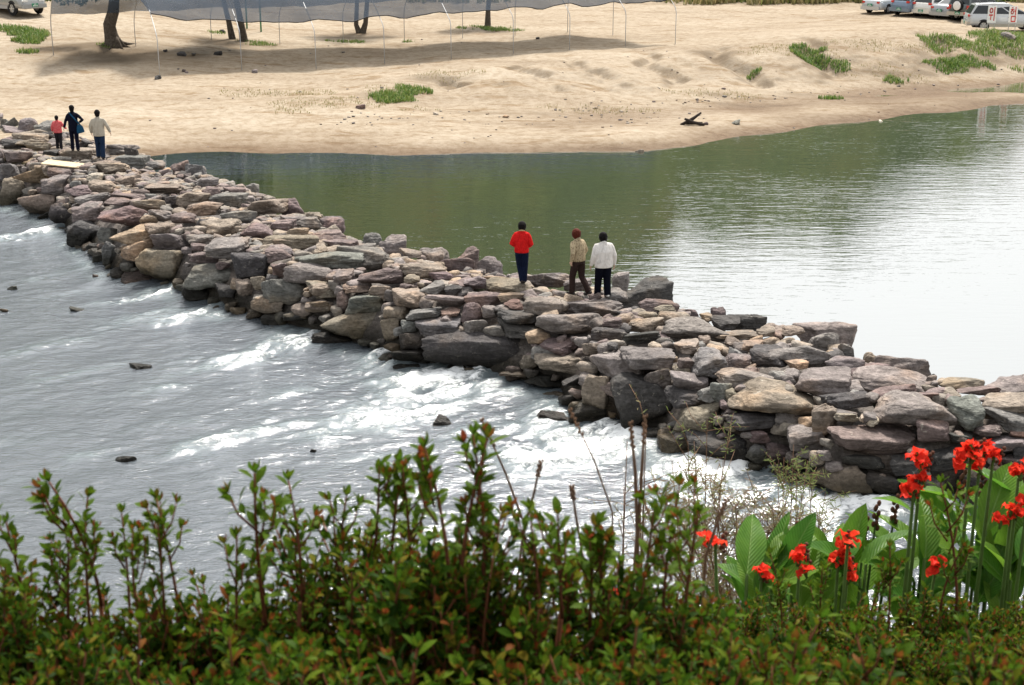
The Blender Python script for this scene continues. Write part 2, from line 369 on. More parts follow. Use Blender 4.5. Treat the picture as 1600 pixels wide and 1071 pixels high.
def net_material():
    m, n, l, b = nt('shade_net')
    b.inputs['Base Color'].default_value = (0.075, 0.095, 0.125, 1); b.inputs['Roughness'].default_value = 0.9; b.inputs['Specular IOR Level'].default_value = 0.03
    geo = n.new('ShaderNodeNewGeometry'); nz = noise(n, l, 0.7, 4, 0.6, geo.outputs['Position'])
    tl = n.new('ShaderNodeBsdfTranslucent'); tl.inputs['Color'].default_value = (0.05, 0.068, 0.092, 1)
    tr = n.new('ShaderNodeBsdfTransparent')
    m1 = n.new('ShaderNodeMixShader'); m1.inputs[0].default_value = 0.4; l.new(b.outputs[0], m1.inputs[1]); l.new(tl.outputs[0], m1.inputs[2])
    m2 = n.new('ShaderNodeMixShader'); l.new(mrange(n, l, nz.outputs[0], 0.2, 0.8, 0.16, 0.26), m2.inputs[0]); l.new(m1.outputs[0], m2.inputs[1]); l.new(tr.outputs[0], m2.inputs[2])
    l.new(m2.outputs[0], n['Material Output'].inputs['Surface'])
    return m
M_NET = net_material()

def paint(name, col, rough=0.25, metal=0.3):
    m = simple(name, col, rough, metal, var=0.06, scale=3); b = m.node_tree.nodes['Principled BSDF']; b.inputs['Coat Weight'].default_value = 0.6; return m
M_GLASS = simple('tinted_glass', (0.02, 0.025, 0.028), 0.06); M_TYRE = simple('tyre_rubber', (0.02, 0.02, 0.02), 0.85)
M_RIM = simple('alloy_rim', (0.55, 0.56, 0.57), 0.3, 0.8); M_TAIL = simple('tail_lamp', (0.55, 0.03, 0.02), 0.2)
M_HEAD = simple('head_lamp', (0.75, 0.77, 0.78), 0.12); M_PLATEG = simple('green_plate', (0.02, 0.22, 0.12), 0.5)
M_PLATEMARK = simple('plate_figures', (0.75, 0.78, 0.75), 0.6); M_TRIM = simple('black_trim', (0.03, 0.03, 0.032), 0.6)
M_WHITE = simple('white_paint', (0.78, 0.78, 0.76), 0.5); M_RED = simple('red_paint', (0.55, 0.04, 0.03), 0.6)

# ------------------------------------------------------------------ river geometry: dam frame (s along, t across, towards the lake)
A0 = np.array([7.6, 24.3]); A1 = np.array([-15.6, 48.2])
SV = (A1 - A0) / np.linalg.norm(A1 - A0); TV = np.array([-SV[1], SV[0]]); TV = TV if TV[1] > 0 else -TV
def st(p): q = np.asarray(p)[..., :2] - A0; return q @ SV, q @ TV
FRONT = [(-420, 228), (-150, 290), (0, 322), (60, 345), (110, 380), (170, 440), (250, 452), (300, 478), (400, 512), (500, 540), (560, 556), (625, 582), (720, 590), (790, 608), (860, 625), (900, 672), (1010, 690), (1045, 722), (1150, 750), (1210, 752), (1260, 790), (1400, 800), (1560, 800), (1750, 830), (2000, 900)]
BACK = [(-420, 150), (-150, 168), (0, 184), (80, 195), (200, 230), (265, 250), (345, 275), (440, 304), (480, 330), (540, 356), (620, 386), (700, 398), (780, 416), (860, 428), (1045, 462), (1075, 486), (1190, 502), (1330, 530), (1345, 548), (1450, 578), (1540, 598), (1600, 600), (1750, 640), (2000, 700)]
fs_ = np.array([st(P(x, y, WATER_LO)) for x, y in FRONT]); bs_ = np.array([st(P(x, y, 0.05)) for x, y in BACK])
fs_ = fs_[np.argsort(fs_[:, 0])]; bs_ = bs_[np.argsort(bs_[:, 0])]
def tf(s): return np.interp(s, fs_[:, 0], fs_[:, 1])
def tb(s): return np.maximum(np.interp(s, bs_[:, 0], bs_[:, 1]), tf(s) + 2.2)
def dam_h(x, y):
    x = np.asarray(x, float); y = np.asarray(y, float)
    q0 = x - A0[0]; q1 = y - A0[1]; s = q0 * SV[0] + q1 * SV[1]; t = q0 * TV[0] + q1 * TV[1]
    u = t - tf(s); w = tb(s) - tf(s)
    top = -0.06 + 0.10 * fbm(s * 0.6, t * 0.9, seed=3, octv=2) + 0.06
    face = np.interp(u, [-0.6, -0.05, 0.12, 0.40, 0.72, 1.05, 1.5], [-2.4, -1.75, -1.35, -0.75, -0.35, -0.10, 0.0])
    back = np.interp(t - tb(s), [-0.5, -0.1, 0.15, 0.5, 1.2], [0.0, -0.05, -0.4, -0.8, -1.8])
    return np.minimum(face, back) + np.where((u > 0.7) & (t < tb(s)), top, 0)
def dam_ray(px, py):
    d = ray(px, py); t = np.linspace(14, 95, 3200)
    z = CAMZ + d[2] * t; h = dam_h(d[0] * t, d[1] * t)
    i = np.argmax(z <= h)
    if not (z[i] <= h[i]): return None
    return np.array([d[0] * t[i], d[1] * t[i], z[i]])

# ------------------------------------------------------------------ terrain
CP = [(260, 240, -.5), (430, 243, -.5), (620, 245, -.5), (830, 240, -.5), (1000, 238, -.5), (1080, 230, -.5), (1200, 210, -.5), (1330, 193, -.5), (1480, 176, -.5), (1600, 163, -.5), (1800, 141, -.5), (2100, 112, -.5),
      (430, 262, -.85), (830, 265, -.95), (1080, 255, -.95), (1200, 228, -.8), (1330, 209, -.8), (1480, 192, -.8), (1600, 178, -.8), (1800, 155, -.8), (2100, 124, -.8), (600, 300, -1.5), (1000, 300, -1.6), (1500, 260, -1.7), (700, 380, -1.6), (1300, 450, -1.6),
      (300, 215, -.26), (450, 220, -.32), (620, 215, -.26), (900, 205, -.3), (1100, 205, -.33), (1200, 193, -.27), (1330, 176, -.25), (1480, 160, -.25), (1600, 149, -.25), (1900, 118, -.25),
      (940, 179, -.40), (1160, 171, -.50), (1360, 151, -.53), (1500, 140, -.53), (1600, 131, -.54), (1800, 112, -.56),
      (700, 168, -.12), (860, 170, -.18), (1100, 158, -.22), (1250, 146, -.25), (1400, 128, -.2), (1600, 112, -.2),
      (640, 118, .6), (800, 105, .8), (1000, 92, .88), (1130, 88, .92), (1250, 86, .95), (1440, 80, .95), (1530, 70, 1.0), (1620, 66, 1.0),
      (1060, 60, .95), (1200, 40, .97), (1350, 20, 1.0), (1530, 44, 1.0), (1650, 44, 1.0), (1100, 5, 1.15), (1300, -14, 1.2), (1600, -14, 1.3),
      (200, 222, -.15), (60, 176, .12), (250, 180, .08), (450, 175, .08), (600, 165, .1), (100, 120, .6), (250, 121, .5), (377, 110, .5), (494, 108, .5), (601, 100, .58), (705, 93, .75), (802, 84, .82), (890, 78, .9), (977, 73, .92),
      (165, 74, 1.35), (209, 71, 1.35), (329, 78, 1.05), (444, 76, .95), (544, 57, 1.0), (642, 69, .95), (729, 64, 1.0), (819, 61, 1.0), (897, 57, 1.0), (763, 42, 1.1), (40, 26, 2.4), (300, 20, 1.8), (600, 10, 1.3), (900, 8, 1.2), (0, 60, 1.7),
      (-200, 150, .5), (-200, 60, 1.9), (0, -20, 3.2), (400, -20, 2.3), (800, -25, 1.4), (-300, 200, .1), (-300, 20, 2.6)]
cps = np.array([P(a, b_, c) for a, b_, c in CP])
def _phi(r2): return 0.5 * r2 * np.log(r2 + 1e-9)
_x = cps[:, :2] / 20.0
_K = _phi(((_x[:, None] - _x[None]) ** 2).sum(-1)) + np.eye(len(_x)) * 0.004
_Pm = np.c_[np.ones(len(_x)), _x]
_sol = np.linalg.solve(np.block([[_K, _Pm], [_Pm.T, np.zeros((3, 3))]]), np.r_[cps[:, 2], 0, 0, 0])
def tps(x, y):
    q = np.stack([x, y], -1).reshape(-1, 2) / 20.0; out = np.empty(len(q))
    for i in range(0, len(q), 20000):
        b_ = q[i:i + 20000]
        out[i:i + 20000] = _phi(((b_[:, None] - _x[None]) ** 2).sum(-1)) @ _sol[:-3] + _sol[-3] + b_ @ _sol[-2:]
    return out.reshape(np.shape(x))
RILLS = [((690, 125), (720, 150), .34, .9), ((800, 108), (860, 148), .16, 1.0), ((880, 105), (960, 145), .18, 1.1), ((1000, 95), (1075, 150), .18, 1.1), ((1110, 92), (1190, 140), .30, 1.2), ((1245, 88), (1320, 130), .30, 1.3), ((1440, 82), (1475, 112), .28, 1.3)]
def terrain(x, y):
    x = np.asarray(x, float); y = np.asarray(y, float)
    q0 = x - A0[0]; q1 = y - A0[1]; s = q0 * SV[0] + q1 * SV[1]; t = q0 * TV[0] + q1 * TV[1]
    far = np.clip(tps(x, y), -1.9, 4.5)
    k = sstep(105, 150, np.hypot(x, y)) ; k = np.maximum(k, sstep(45, 75, np.abs(x) - 0.25 * y))
    far = far * (1 - k) + np.where(far < -0.45, np.minimum(far, -0.9), 1.4) * k
    dry = sstep(-0.33, 0.1, far)
    bankz = sstep(-.15, .15, far) * sstep(.95, .7, far) * sstep(-6, 2, x)
    far = far + bankz * (.08 * fbm((x * .9 + y * .35) * .9, y * .18, seed=24, octv=3) + .03 * fbm(x * 1.6, y * 1.4, seed=25, octv=3))
    far = far + dry * (0.07 * fbm(x * 0.35, y * 0.25, seed=21, octv=3) + 0.012 * fbm(x * 1.5, y * 1.2, seed=22, octv=3)) + 0.012 * fbm(x * 0.8, y * 0.8, seed=23, octv=3)
    for a, b_, dep, wid in RILLS:
        pa, pb = P(*a, .45)[:2], P(*b_, -.1)[:2]; ab = pb - pa; L2 = ab @ ab
        h = np.clip(((x - pa[0]) * ab[0] + (y - pa[1]) * ab[1]) / L2, 0, 1)
        wob = 0.5 * fbm(h * 5, h * 0 + a[0], seed=31, octv=2)
        dd = np.hypot(x - pa[0] - h * ab[0] + wob, y - pa[1] - h * ab[1])
        far = far - 1.7 * dep * np.exp(-(dd / (wid * 0.45)) ** 2) * np.sin(np.pi * np.clip(h * 0.9 + 0.08, 0, 1))
    near = 6.3 - 0.57 * (y - 3.5) + 0.10 * fbm(x * 0.8, y * 0.8, seed=41, octv=3)
    near = np.clip(near, -2.5, 6.3)
    mid = tf(s) + 1.6
    return np.where(t > mid, far, np.maximum(near, -2.5))
def T(px, py):
    d = ray(px, py); t = np.linspace(52, 170, 2400)
    h = terrain(d[0] * t, d[1] * t); z = CAMZ + d[2] * t
    i = np.argmax(z <= h)
    if not (z[i] <= h[i]): i = -1
    return np.array([d[0] * t[i], d[1] * t[i], h[i]])

def build_ground():
    xs = np.concatenate([np.linspace(-900, -70, 26)[:-1], np.arange(-70, -34, 1.0), np.arange(-34, 44, 0.2), np.arange(44, 70, 1.0), np.linspace(70, 900, 26)])
    ys = np.concatenate([np.linspace(-60, 1, 14)[:-1], np.arange(1, 42, 0.5), np.arange(42, 112, 0.2), np.arange(112, 140, 1.0), np.linspace(140, 1200, 34)])
    X, Y = np.meshgrid(xs, ys, indexing='ij'); Z = terrain(X, Y)
    me = mesh_np('ground', np.stack([X, Y, Z], -1).reshape(-1, 3), grid_quads(len(xs), len(ys)))
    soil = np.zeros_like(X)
    for px, py, rx, ry, a in [(175, 82, 5, 3.5, 1.0), (120, 95, 4, 2, .6), (370, 66, 4, 2, .8), (565, 58, 4, 2, .7), (690, 125, 2, 1.5, .8), (1120, 96, 2.2, 1.2, .8), (1270, 100, 3, 2.0, .6), (1470, 92, 3, 2, .7), (1120, 148, 5, 1.2, .5), (1230, 146, 4, 1.0, .5), (480, 158, 4, 1.6, .35), (610, 152, 3, 1.6, .5), (800, 130, 4, 3, .3), (950, 125, 5, 3, .35), (1060, 120, 4, 3, .35), (1180, 115, 5, 3, .4), (1380, 110, 6, 2.5, .4), (300, 150, 4, 1.5, .25), (60, 110, 4, 1.5, .35), (1000, 182, 6, .8, .4), (700, 190, 8, .9, .35), (820, 178, 9, .7, .4), (1180, 166, 7, .7, .45), (1330, 152, 7, .7, .45), (450, 195, 10, .7, .25), (560, 112, 9, .6, .4), (300, 112, 8, .6, .4), (860, 96, 8, .6, .35), (1150, 62, 10, .8, .25), (1250, 50, 10, .7, .25), (1050, 40, 10, .7, .22)]:  # earth patches, worn tracks; thin bands along the tunnel paint in net shadow
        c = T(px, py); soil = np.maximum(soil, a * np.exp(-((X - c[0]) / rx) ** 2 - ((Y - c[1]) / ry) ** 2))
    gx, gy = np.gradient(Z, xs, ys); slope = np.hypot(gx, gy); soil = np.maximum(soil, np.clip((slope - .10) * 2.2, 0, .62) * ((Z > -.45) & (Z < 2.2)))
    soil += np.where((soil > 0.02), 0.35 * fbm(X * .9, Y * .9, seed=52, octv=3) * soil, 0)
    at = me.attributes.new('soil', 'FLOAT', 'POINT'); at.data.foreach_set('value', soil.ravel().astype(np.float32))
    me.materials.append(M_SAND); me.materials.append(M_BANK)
    q0 = X - A0[0]; q1 = Y - A0[1]; s = q0 * SV[0] + q1 * SV[1]; t = q0 * TV[0] + q1 * TV[1]
    nearm = (t < tf(s) + 1.6); fi = np.empty(len(me.polygons) * 4, np.int32); me.polygons.foreach_get('vertices', fi)
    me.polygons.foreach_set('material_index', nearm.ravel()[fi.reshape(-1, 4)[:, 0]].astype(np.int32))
    return tag(mk('ground', me), kind='structure')
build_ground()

# hills beyond the river (seen in the lake): angles of rise over bearing
def build_hills():
    az = np.linspace(-75, 75, 420); rr = np.linspace(0, 1, 60)
    el = np.interp(az, [-75, -45, -20, -6, 2, 4.5, 7, 9.5, 13.5, 16, 18.5, 21, 26, 40, 75], [12, 15, 18.0, 17.2, 16.4, 14.8, 12.6, 12.8, 13.2, 11.2, 9.2, 6.8, 5.0, 4.5, 7.0])
    Az, Rr = np.meshgrid(az, rr, indexing='ij'); D = 210 + 330 * Rr
    el = el + 0.5 * fbm(az * 0.35, az * 0, seed=61, octv=4)
    Hh = np.tan(np.radians(el))[:, None] * 430
    prof = np.interp(Rr, [0, .1, .35, .66, .8, 1], [0, .02, .42, 1.0, .93, .6])
    X = D * np.sin(np.radians(Az)); Y = D * np.cos(np.radians(Az))
    Z = Hh * prof + 1.0 + prof * (9 * fbm(X * .012, Y * .012, seed=62, octv=3) + 2.6 * fbm(X * .09, Y * .09, seed=63, octv=3)) - 2.0 * (Rr < .05)
    m, n, l, b = nt('wooded_hill')
    geo = n.new('ShaderNodeNewGeometry'); a = noise(n, l, 0.035, 4, 0.6, geo.outputs['Position'], 0.4); f = noise(n, l, 0.25, 5, 0.7, geo.outputs['Position'])
    r = ramp(n, [(0.3, (0.03, 0.05, 0.022)), (0.46, (0.058, 0.085, 0.035)), (0.56, (0.10, 0.125, 0.04)), (0.66, (0.13, 0.10, 0.04)), (0.76, (0.18, 0.14, 0.10))]); l.new(a.outputs[0], r.inputs[0])  # tones lightened and greyed to put aerial haze into the colour
    c = mixrgb(n, l, r.outputs[0], (0.5, 0.55, 0.45), mrange(n, l, f.outputs[0], 0.35, 0.65, 1, 0), 'MULTIPLY')
    l.new(c, b.inputs['Base Color']); b.inputs['Roughness'].default_value = 1; b.inputs['Specular IOR Level'].default_value = 0.1
    bump(n, l, f.outputs[0], b, 1.0, 3.0)
    tag(mk('hills', mesh_np('hills', np.stack([X, Y, Z], -1).reshape(-1, 3), grid_quads(len(az), len(rr))), m), kind='structure')
build_hills()

# lake: flat sheet from the middle of the dam outwards
def build_lake():
    s = np.concatenate([np.linspace(-140, -24, 12), np.linspace(-20, 60, 160), np.linspace(65, 110, 6)]); k = np.linspace(0, 1, 40) ** 2
    S, K = np.meshgrid(s, k, indexing='ij'); t0 = 0.5 * (tf(S) + tb(S)) + 0.4; Tt = t0 + K * 150
    xy = A0 + S[..., None] * SV + Tt[..., None] * TV
    v = np.concatenate([xy, np.full(xy.shape[:2] + (1,), WATER_HI)], -1).reshape(-1, 3)
    tag(mk('lake_water', mesh_np('lake_water', v, grid_quads(len(s), len(k)), smooth=True), M_LAKE), kind='structure')
build_lake()

FOAM = [  # px, py, length along the flow, width, strength
    (60, 368, 3.2, .5, .8), (95, 430, 2.2, .5, .6), (240, 462, 2.2, .45, .95), (200, 470, 2.8, .7, .45), (330, 492, 3.0, .45, .95), (250, 495, 3.5, .6, .5), (455, 522, 1.8, .4, .7), (440, 550, 3.6, .6, .85), (330, 560, 3.5, .8, .45),
    (600, 570, 1.6, .5, .8), (700, 600, 3.2, .75, 1.15), (760, 588, 1.6, .4, .7), (620, 640, 4.0, 1.0, .75), (480, 620, 4.0, 1.0, .45), (840, 655, 1.6, .6, .8), (880, 700, 2.6, .8, 1.2), (930, 690, 1.2, .5, .8), (760, 680, 3.4, .8, .6), (370, 680, 2.4, .6, .75), (300, 650, 2.6, .5, .4),
    (1120, 752, 2.2, .9, 1.3), (1190, 735, 1.0, .4, 1.0), (1030, 750, 1.6, .6, .6), (1030, 790, 2.0, .8, .7), (1330, 805, 1.8, .8, 1.2), (1420, 805, 1.4, .6, .9), (1200, 830, 2.4, .9, .7), (1540, 830, 1.5, .6, .9),
    (60, 545, 2.6, .5, .5), (90, 600, 2.6, .5, .45), (250, 610, 2.0, .4, .5), (40, 690, 2.0, .5, .35), (130, 715, 1.5, .35, .6), (700, 740, 2.6, .7, .4), (560, 700, 2.6, .5, .35), (150, 520, 2.6, .4, .35)]
FLOW = np.array([-.80, -.60]); CROSS = np.array([.60, -.80])
def build_stream():
    xs = np.arange(-26, 13, 0.07); ys = np.arange(16.5, 57, 0.075)
    X, Y = np.meshgrid(xs, ys, indexing='ij')
    q0 = X - A0[0]; q1 = Y - A0[1]; s = q0 * SV[0] + q1 * SV[1]; t = q0 * TV[0] + q1 * TV[1]
    u = t - tf(s); ok = u < 0.9
    a = X * FLOW[0] + Y * FLOW[1]; c = X * CROSS[0] + Y * CROSS[1]
    wx = 0.5 * fbm(a * .5, c * .5, seed=71, octv=2); wy = 0.4 * fbm(a * .5, c * .5, seed=72, octv=2)
    foam = np.zeros_like(X)
    for px, py, L, W, k in FOAM:
        k = k * (1.2 if k >= .75 else .55)
        p = P(px, py, WATER_LO); pa = p[0] * FLOW[0] + p[1] * FLOW[1]; pc = p[0] * CROSS[0] + p[1] * CROSS[1]
        da = a - pa + wx; dc = c - pc + wy
        foam = np.maximum(foam, k * np.exp(-(da / (L * .55)) ** 2 - (dc / W) ** 2))
    streak = fbm(a * .45 + wx, c * 2.0 + wy, seed=73, octv=4); lumps = fbm(a * 1.6, c * 2.8, seed=74, octv=4)
    edge = np.exp(-((u + 0.25) / 0.30) ** 2) * (0.25 + 0.3 * fbm(s * .8, t * .8, seed=75, octv=2))
    fm = np.clip(foam * (0.78 + 0.45 * lumps + 0.25 * streak) + np.clip(edge, 0, 1) + 0.22 * np.clip(streak - 0.45, 0, 1), 0, 1.1)
    ridg = 1 - np.abs(fbm(a * .8 + wx, c * 1.5 + wy, seed=76, octv=4))
    Z = WATER_LO + 0.018 * fbm(a * .8, c * 1.3, seed=77, octv=3) + 0.010 * (ridg - .6) + foam * (0.10 * lumps + 0.08) + 0.006 * fbm(X * 4, Y * 4, seed=78, octv=3) * (0.5 + foam)
    Z += 0.18 * sstep(-1.2, 0.3, u)
    me = mesh_np('stream_water', np.stack([X, Y, Z], -1).reshape(-1, 3), grid_quads(len(xs), len(ys), ok))
    at = me.attributes.new('foam', 'FLOAT', 'POINT'); at.data.foreach_set('value', fm.ravel().astype(np.float32))
    bm = bmesh.new(); bm.from_mesh(me); bmesh.ops.delete(bm, geom=[v for v in bm.verts if not v.link_faces], context='VERTS'); bm.to_mesh(me); bm.free()
    tag(mk('stream_water', me, M_STREAM), kind='structure')
    # the stream runs on, out of the picture
    w = MB(); w.add([(-26.05, 16, 0), (-120, 16, 0), (-120, 90, 0), (-26.05, 57, 0)], [(3, 2, 1, 0)]); 
    o = w.build('stream_beyond', M_STREAM, smooth=False); o.location.z = WATER_LO; tag(o, kind='structure')
build_stream()

# ------------------------------------------------------------------ stones
def stone_mesh(seed, sharp=16.0, level=5, rough=1.0):
    bm = bmesh.new(); bmesh.ops.create_icosphere(bm, subdivisions=level, radius=1)
    u = np.array([v.co[:] for v in bm.verts]); u /= np.linalg.norm(u, axis=1)[:, None]
    g = np.random.default_rng(seed); pl = []
    for ax in range(3):
        for sg in (-1, 1):
            nrm = g.normal(0, .26, 3); nrm[ax] += sg; pl.append((nrm / np.linalg.norm(nrm), g.uniform(.68, .95)))
    for i in range(9):
        nrm = g.normal(0, 1, 3); pl.append((nrm / np.linalg.norm(nrm), g.uniform(.80, 1.15)))
    acc = 0
    for nrm, d in pl: acc = acc + np.exp(-sharp * np.minimum(d / np.maximum(u @ nrm, 1e-3), 6))
    r = -np.log(acc) / sharp
    r = r * (1 + rough * (0.10 * fbm(u[:, 0] * 1.7 + seed, u[:, 1] * 1.7, u[:, 2] * 1.7, seed=seed, octv=3) + 0.035 * fbm(u[:, 0] * 5, u[:, 1] * 6 + seed, u[:, 2] * 6, seed=seed + 5, octv=3)))
    v = u * r[:, None]; mn, mx = v.min(0), v.max(0); v = (v - (mn + mx) / 2) / (mx - mn)
    for bv, co in zip(bm.verts, v): bv.co = co
    me = bpy.data.meshes.new('stone'); bm.to_mesh(me); bm.free()
    me.polygons.foreach_set('use_smooth', np.ones(len(me.polygons), bool)); me.materials.append(M_STONE)
    return me
STONES = [stone_mesh(100 + i, random.choice([8, 11, 15, 24, 36])) for i in range(44)]
SMALL = [stone_mesh(300 + i, random.choice([9, 14, 20]), 3) for i in range(14)]
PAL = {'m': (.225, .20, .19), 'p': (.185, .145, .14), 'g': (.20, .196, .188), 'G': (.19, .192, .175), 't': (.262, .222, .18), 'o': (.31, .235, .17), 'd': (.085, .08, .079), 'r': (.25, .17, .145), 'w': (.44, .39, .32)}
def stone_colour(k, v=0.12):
    c = np.array(PAL[k]) * .84 * random.uniform(1 - v, 1 + v); c = c * (1 + rng.normal(0, .018, 3)); return (*np.clip(c, .02, .9), 1)

HERO = []
def boxes(ox, oy, sc, txt):
    for it in txt.split(';'):
        it = it.split()
        if len(it) < 5: continue
        x0, y0, x1, y1 = map(float, it[:4]); HERO.append((ox + x0 * sc, oy + y0 * sc, ox + x1 * sc, oy + y1 * sc, it[4]))
# outlines of the big stones of the weir, read off zoomed views: left, top, right, bottom, colour
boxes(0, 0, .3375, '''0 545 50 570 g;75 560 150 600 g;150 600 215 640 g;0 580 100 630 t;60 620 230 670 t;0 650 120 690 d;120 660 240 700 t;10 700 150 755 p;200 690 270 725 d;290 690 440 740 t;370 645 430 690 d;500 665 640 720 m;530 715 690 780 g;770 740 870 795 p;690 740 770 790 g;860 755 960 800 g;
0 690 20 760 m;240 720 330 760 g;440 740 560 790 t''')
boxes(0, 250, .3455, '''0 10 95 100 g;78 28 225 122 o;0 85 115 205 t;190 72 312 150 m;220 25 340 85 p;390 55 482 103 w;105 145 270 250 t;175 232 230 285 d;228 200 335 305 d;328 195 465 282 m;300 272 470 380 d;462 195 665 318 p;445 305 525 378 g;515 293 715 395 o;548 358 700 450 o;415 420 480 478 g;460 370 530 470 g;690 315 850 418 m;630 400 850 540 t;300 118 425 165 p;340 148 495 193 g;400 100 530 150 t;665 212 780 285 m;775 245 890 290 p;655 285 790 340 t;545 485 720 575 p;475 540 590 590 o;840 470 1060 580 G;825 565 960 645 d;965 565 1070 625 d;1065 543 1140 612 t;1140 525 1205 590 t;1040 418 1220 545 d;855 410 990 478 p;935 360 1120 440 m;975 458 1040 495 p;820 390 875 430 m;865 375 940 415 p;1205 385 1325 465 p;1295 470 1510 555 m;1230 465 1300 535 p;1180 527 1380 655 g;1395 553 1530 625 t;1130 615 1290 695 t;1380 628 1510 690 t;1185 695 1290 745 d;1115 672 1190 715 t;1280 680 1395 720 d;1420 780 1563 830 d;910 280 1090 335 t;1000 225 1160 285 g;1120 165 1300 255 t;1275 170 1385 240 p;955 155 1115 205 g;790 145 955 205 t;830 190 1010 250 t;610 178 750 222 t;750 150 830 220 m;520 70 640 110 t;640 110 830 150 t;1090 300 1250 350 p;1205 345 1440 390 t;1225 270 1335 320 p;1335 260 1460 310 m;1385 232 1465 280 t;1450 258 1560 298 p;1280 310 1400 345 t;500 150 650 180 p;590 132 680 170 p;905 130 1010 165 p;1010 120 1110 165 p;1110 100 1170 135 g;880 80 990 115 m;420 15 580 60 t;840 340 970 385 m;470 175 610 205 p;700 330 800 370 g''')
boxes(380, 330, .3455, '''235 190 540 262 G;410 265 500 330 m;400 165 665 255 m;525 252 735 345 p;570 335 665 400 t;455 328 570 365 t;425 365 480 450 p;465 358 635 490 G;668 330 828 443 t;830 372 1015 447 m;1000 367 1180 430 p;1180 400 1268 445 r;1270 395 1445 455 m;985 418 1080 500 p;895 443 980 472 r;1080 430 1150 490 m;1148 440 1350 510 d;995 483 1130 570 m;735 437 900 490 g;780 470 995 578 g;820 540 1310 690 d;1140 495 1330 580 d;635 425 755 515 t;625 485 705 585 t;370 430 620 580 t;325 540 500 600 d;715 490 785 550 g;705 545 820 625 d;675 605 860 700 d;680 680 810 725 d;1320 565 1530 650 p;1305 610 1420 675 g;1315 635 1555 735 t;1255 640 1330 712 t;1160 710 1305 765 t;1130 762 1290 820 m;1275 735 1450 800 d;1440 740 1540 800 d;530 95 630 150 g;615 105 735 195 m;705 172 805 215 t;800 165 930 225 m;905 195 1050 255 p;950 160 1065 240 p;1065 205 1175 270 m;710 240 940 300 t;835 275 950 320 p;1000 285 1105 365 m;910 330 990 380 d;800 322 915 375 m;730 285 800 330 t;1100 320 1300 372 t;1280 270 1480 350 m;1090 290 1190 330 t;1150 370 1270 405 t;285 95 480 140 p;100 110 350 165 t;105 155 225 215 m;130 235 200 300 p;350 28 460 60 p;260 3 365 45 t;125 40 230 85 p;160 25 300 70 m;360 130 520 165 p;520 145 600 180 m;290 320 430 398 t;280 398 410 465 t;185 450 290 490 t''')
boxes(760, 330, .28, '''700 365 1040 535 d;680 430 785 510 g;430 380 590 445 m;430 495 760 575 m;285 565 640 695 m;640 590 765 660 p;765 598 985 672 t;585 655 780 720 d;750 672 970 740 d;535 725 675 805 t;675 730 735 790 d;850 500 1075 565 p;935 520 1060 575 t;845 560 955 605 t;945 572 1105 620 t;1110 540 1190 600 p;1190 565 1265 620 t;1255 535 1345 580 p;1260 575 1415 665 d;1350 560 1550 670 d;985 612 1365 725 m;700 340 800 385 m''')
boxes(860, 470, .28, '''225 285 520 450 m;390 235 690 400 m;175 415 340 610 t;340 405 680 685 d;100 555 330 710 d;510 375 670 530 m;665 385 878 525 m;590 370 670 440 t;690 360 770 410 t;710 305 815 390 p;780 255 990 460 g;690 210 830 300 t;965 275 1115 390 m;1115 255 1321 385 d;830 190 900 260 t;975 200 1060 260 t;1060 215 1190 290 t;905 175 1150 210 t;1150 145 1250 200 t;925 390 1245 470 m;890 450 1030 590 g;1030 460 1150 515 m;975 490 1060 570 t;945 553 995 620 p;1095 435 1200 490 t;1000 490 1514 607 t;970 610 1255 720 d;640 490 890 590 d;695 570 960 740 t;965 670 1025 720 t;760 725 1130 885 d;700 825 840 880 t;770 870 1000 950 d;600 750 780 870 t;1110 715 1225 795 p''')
boxes(1200, 470, .336, '''135 88 392 190 m;60 113 165 165 t;175 140 325 215 m;325 190 402 260 g;0 205 290 320 m;265 250 440 330 m;85 272 180 320 o;440 240 520 285 t;505 238 765 365 m;615 278 690 345 m;375 298 610 345 p;120 315 405 445 m;400 335 760 425 m;480 390 690 465 p;690 420 795 465 p;475 450 860 575 m;255 415 480 510 d;195 485 320 625 t;310 513 425 565 t;425 525 455 575 w;452 530 508 578 w;265 562 690 720 p;685 555 845 665 p;850 440 1015 605 G;785 360 990 415 t;880 395 1080 445 p;1015 350 1260 445 m;1000 445 1260 545 t;1020 525 1300 600 g;960 575 1110 640 p;1105 590 1240 635 r;990 625 1220 705 m;1135 655 1290 740 d;90 585 265 690 m;15 540 185 640 t;345 700 545 790 d;555 710 760 790 d;190 755 465 895 t;455 795 600 880 d;735 670 940 800 d;835 605 950 670 d;1080 705 1290 790 p;600 800 760 880 d;880 790 1100 880 d''')

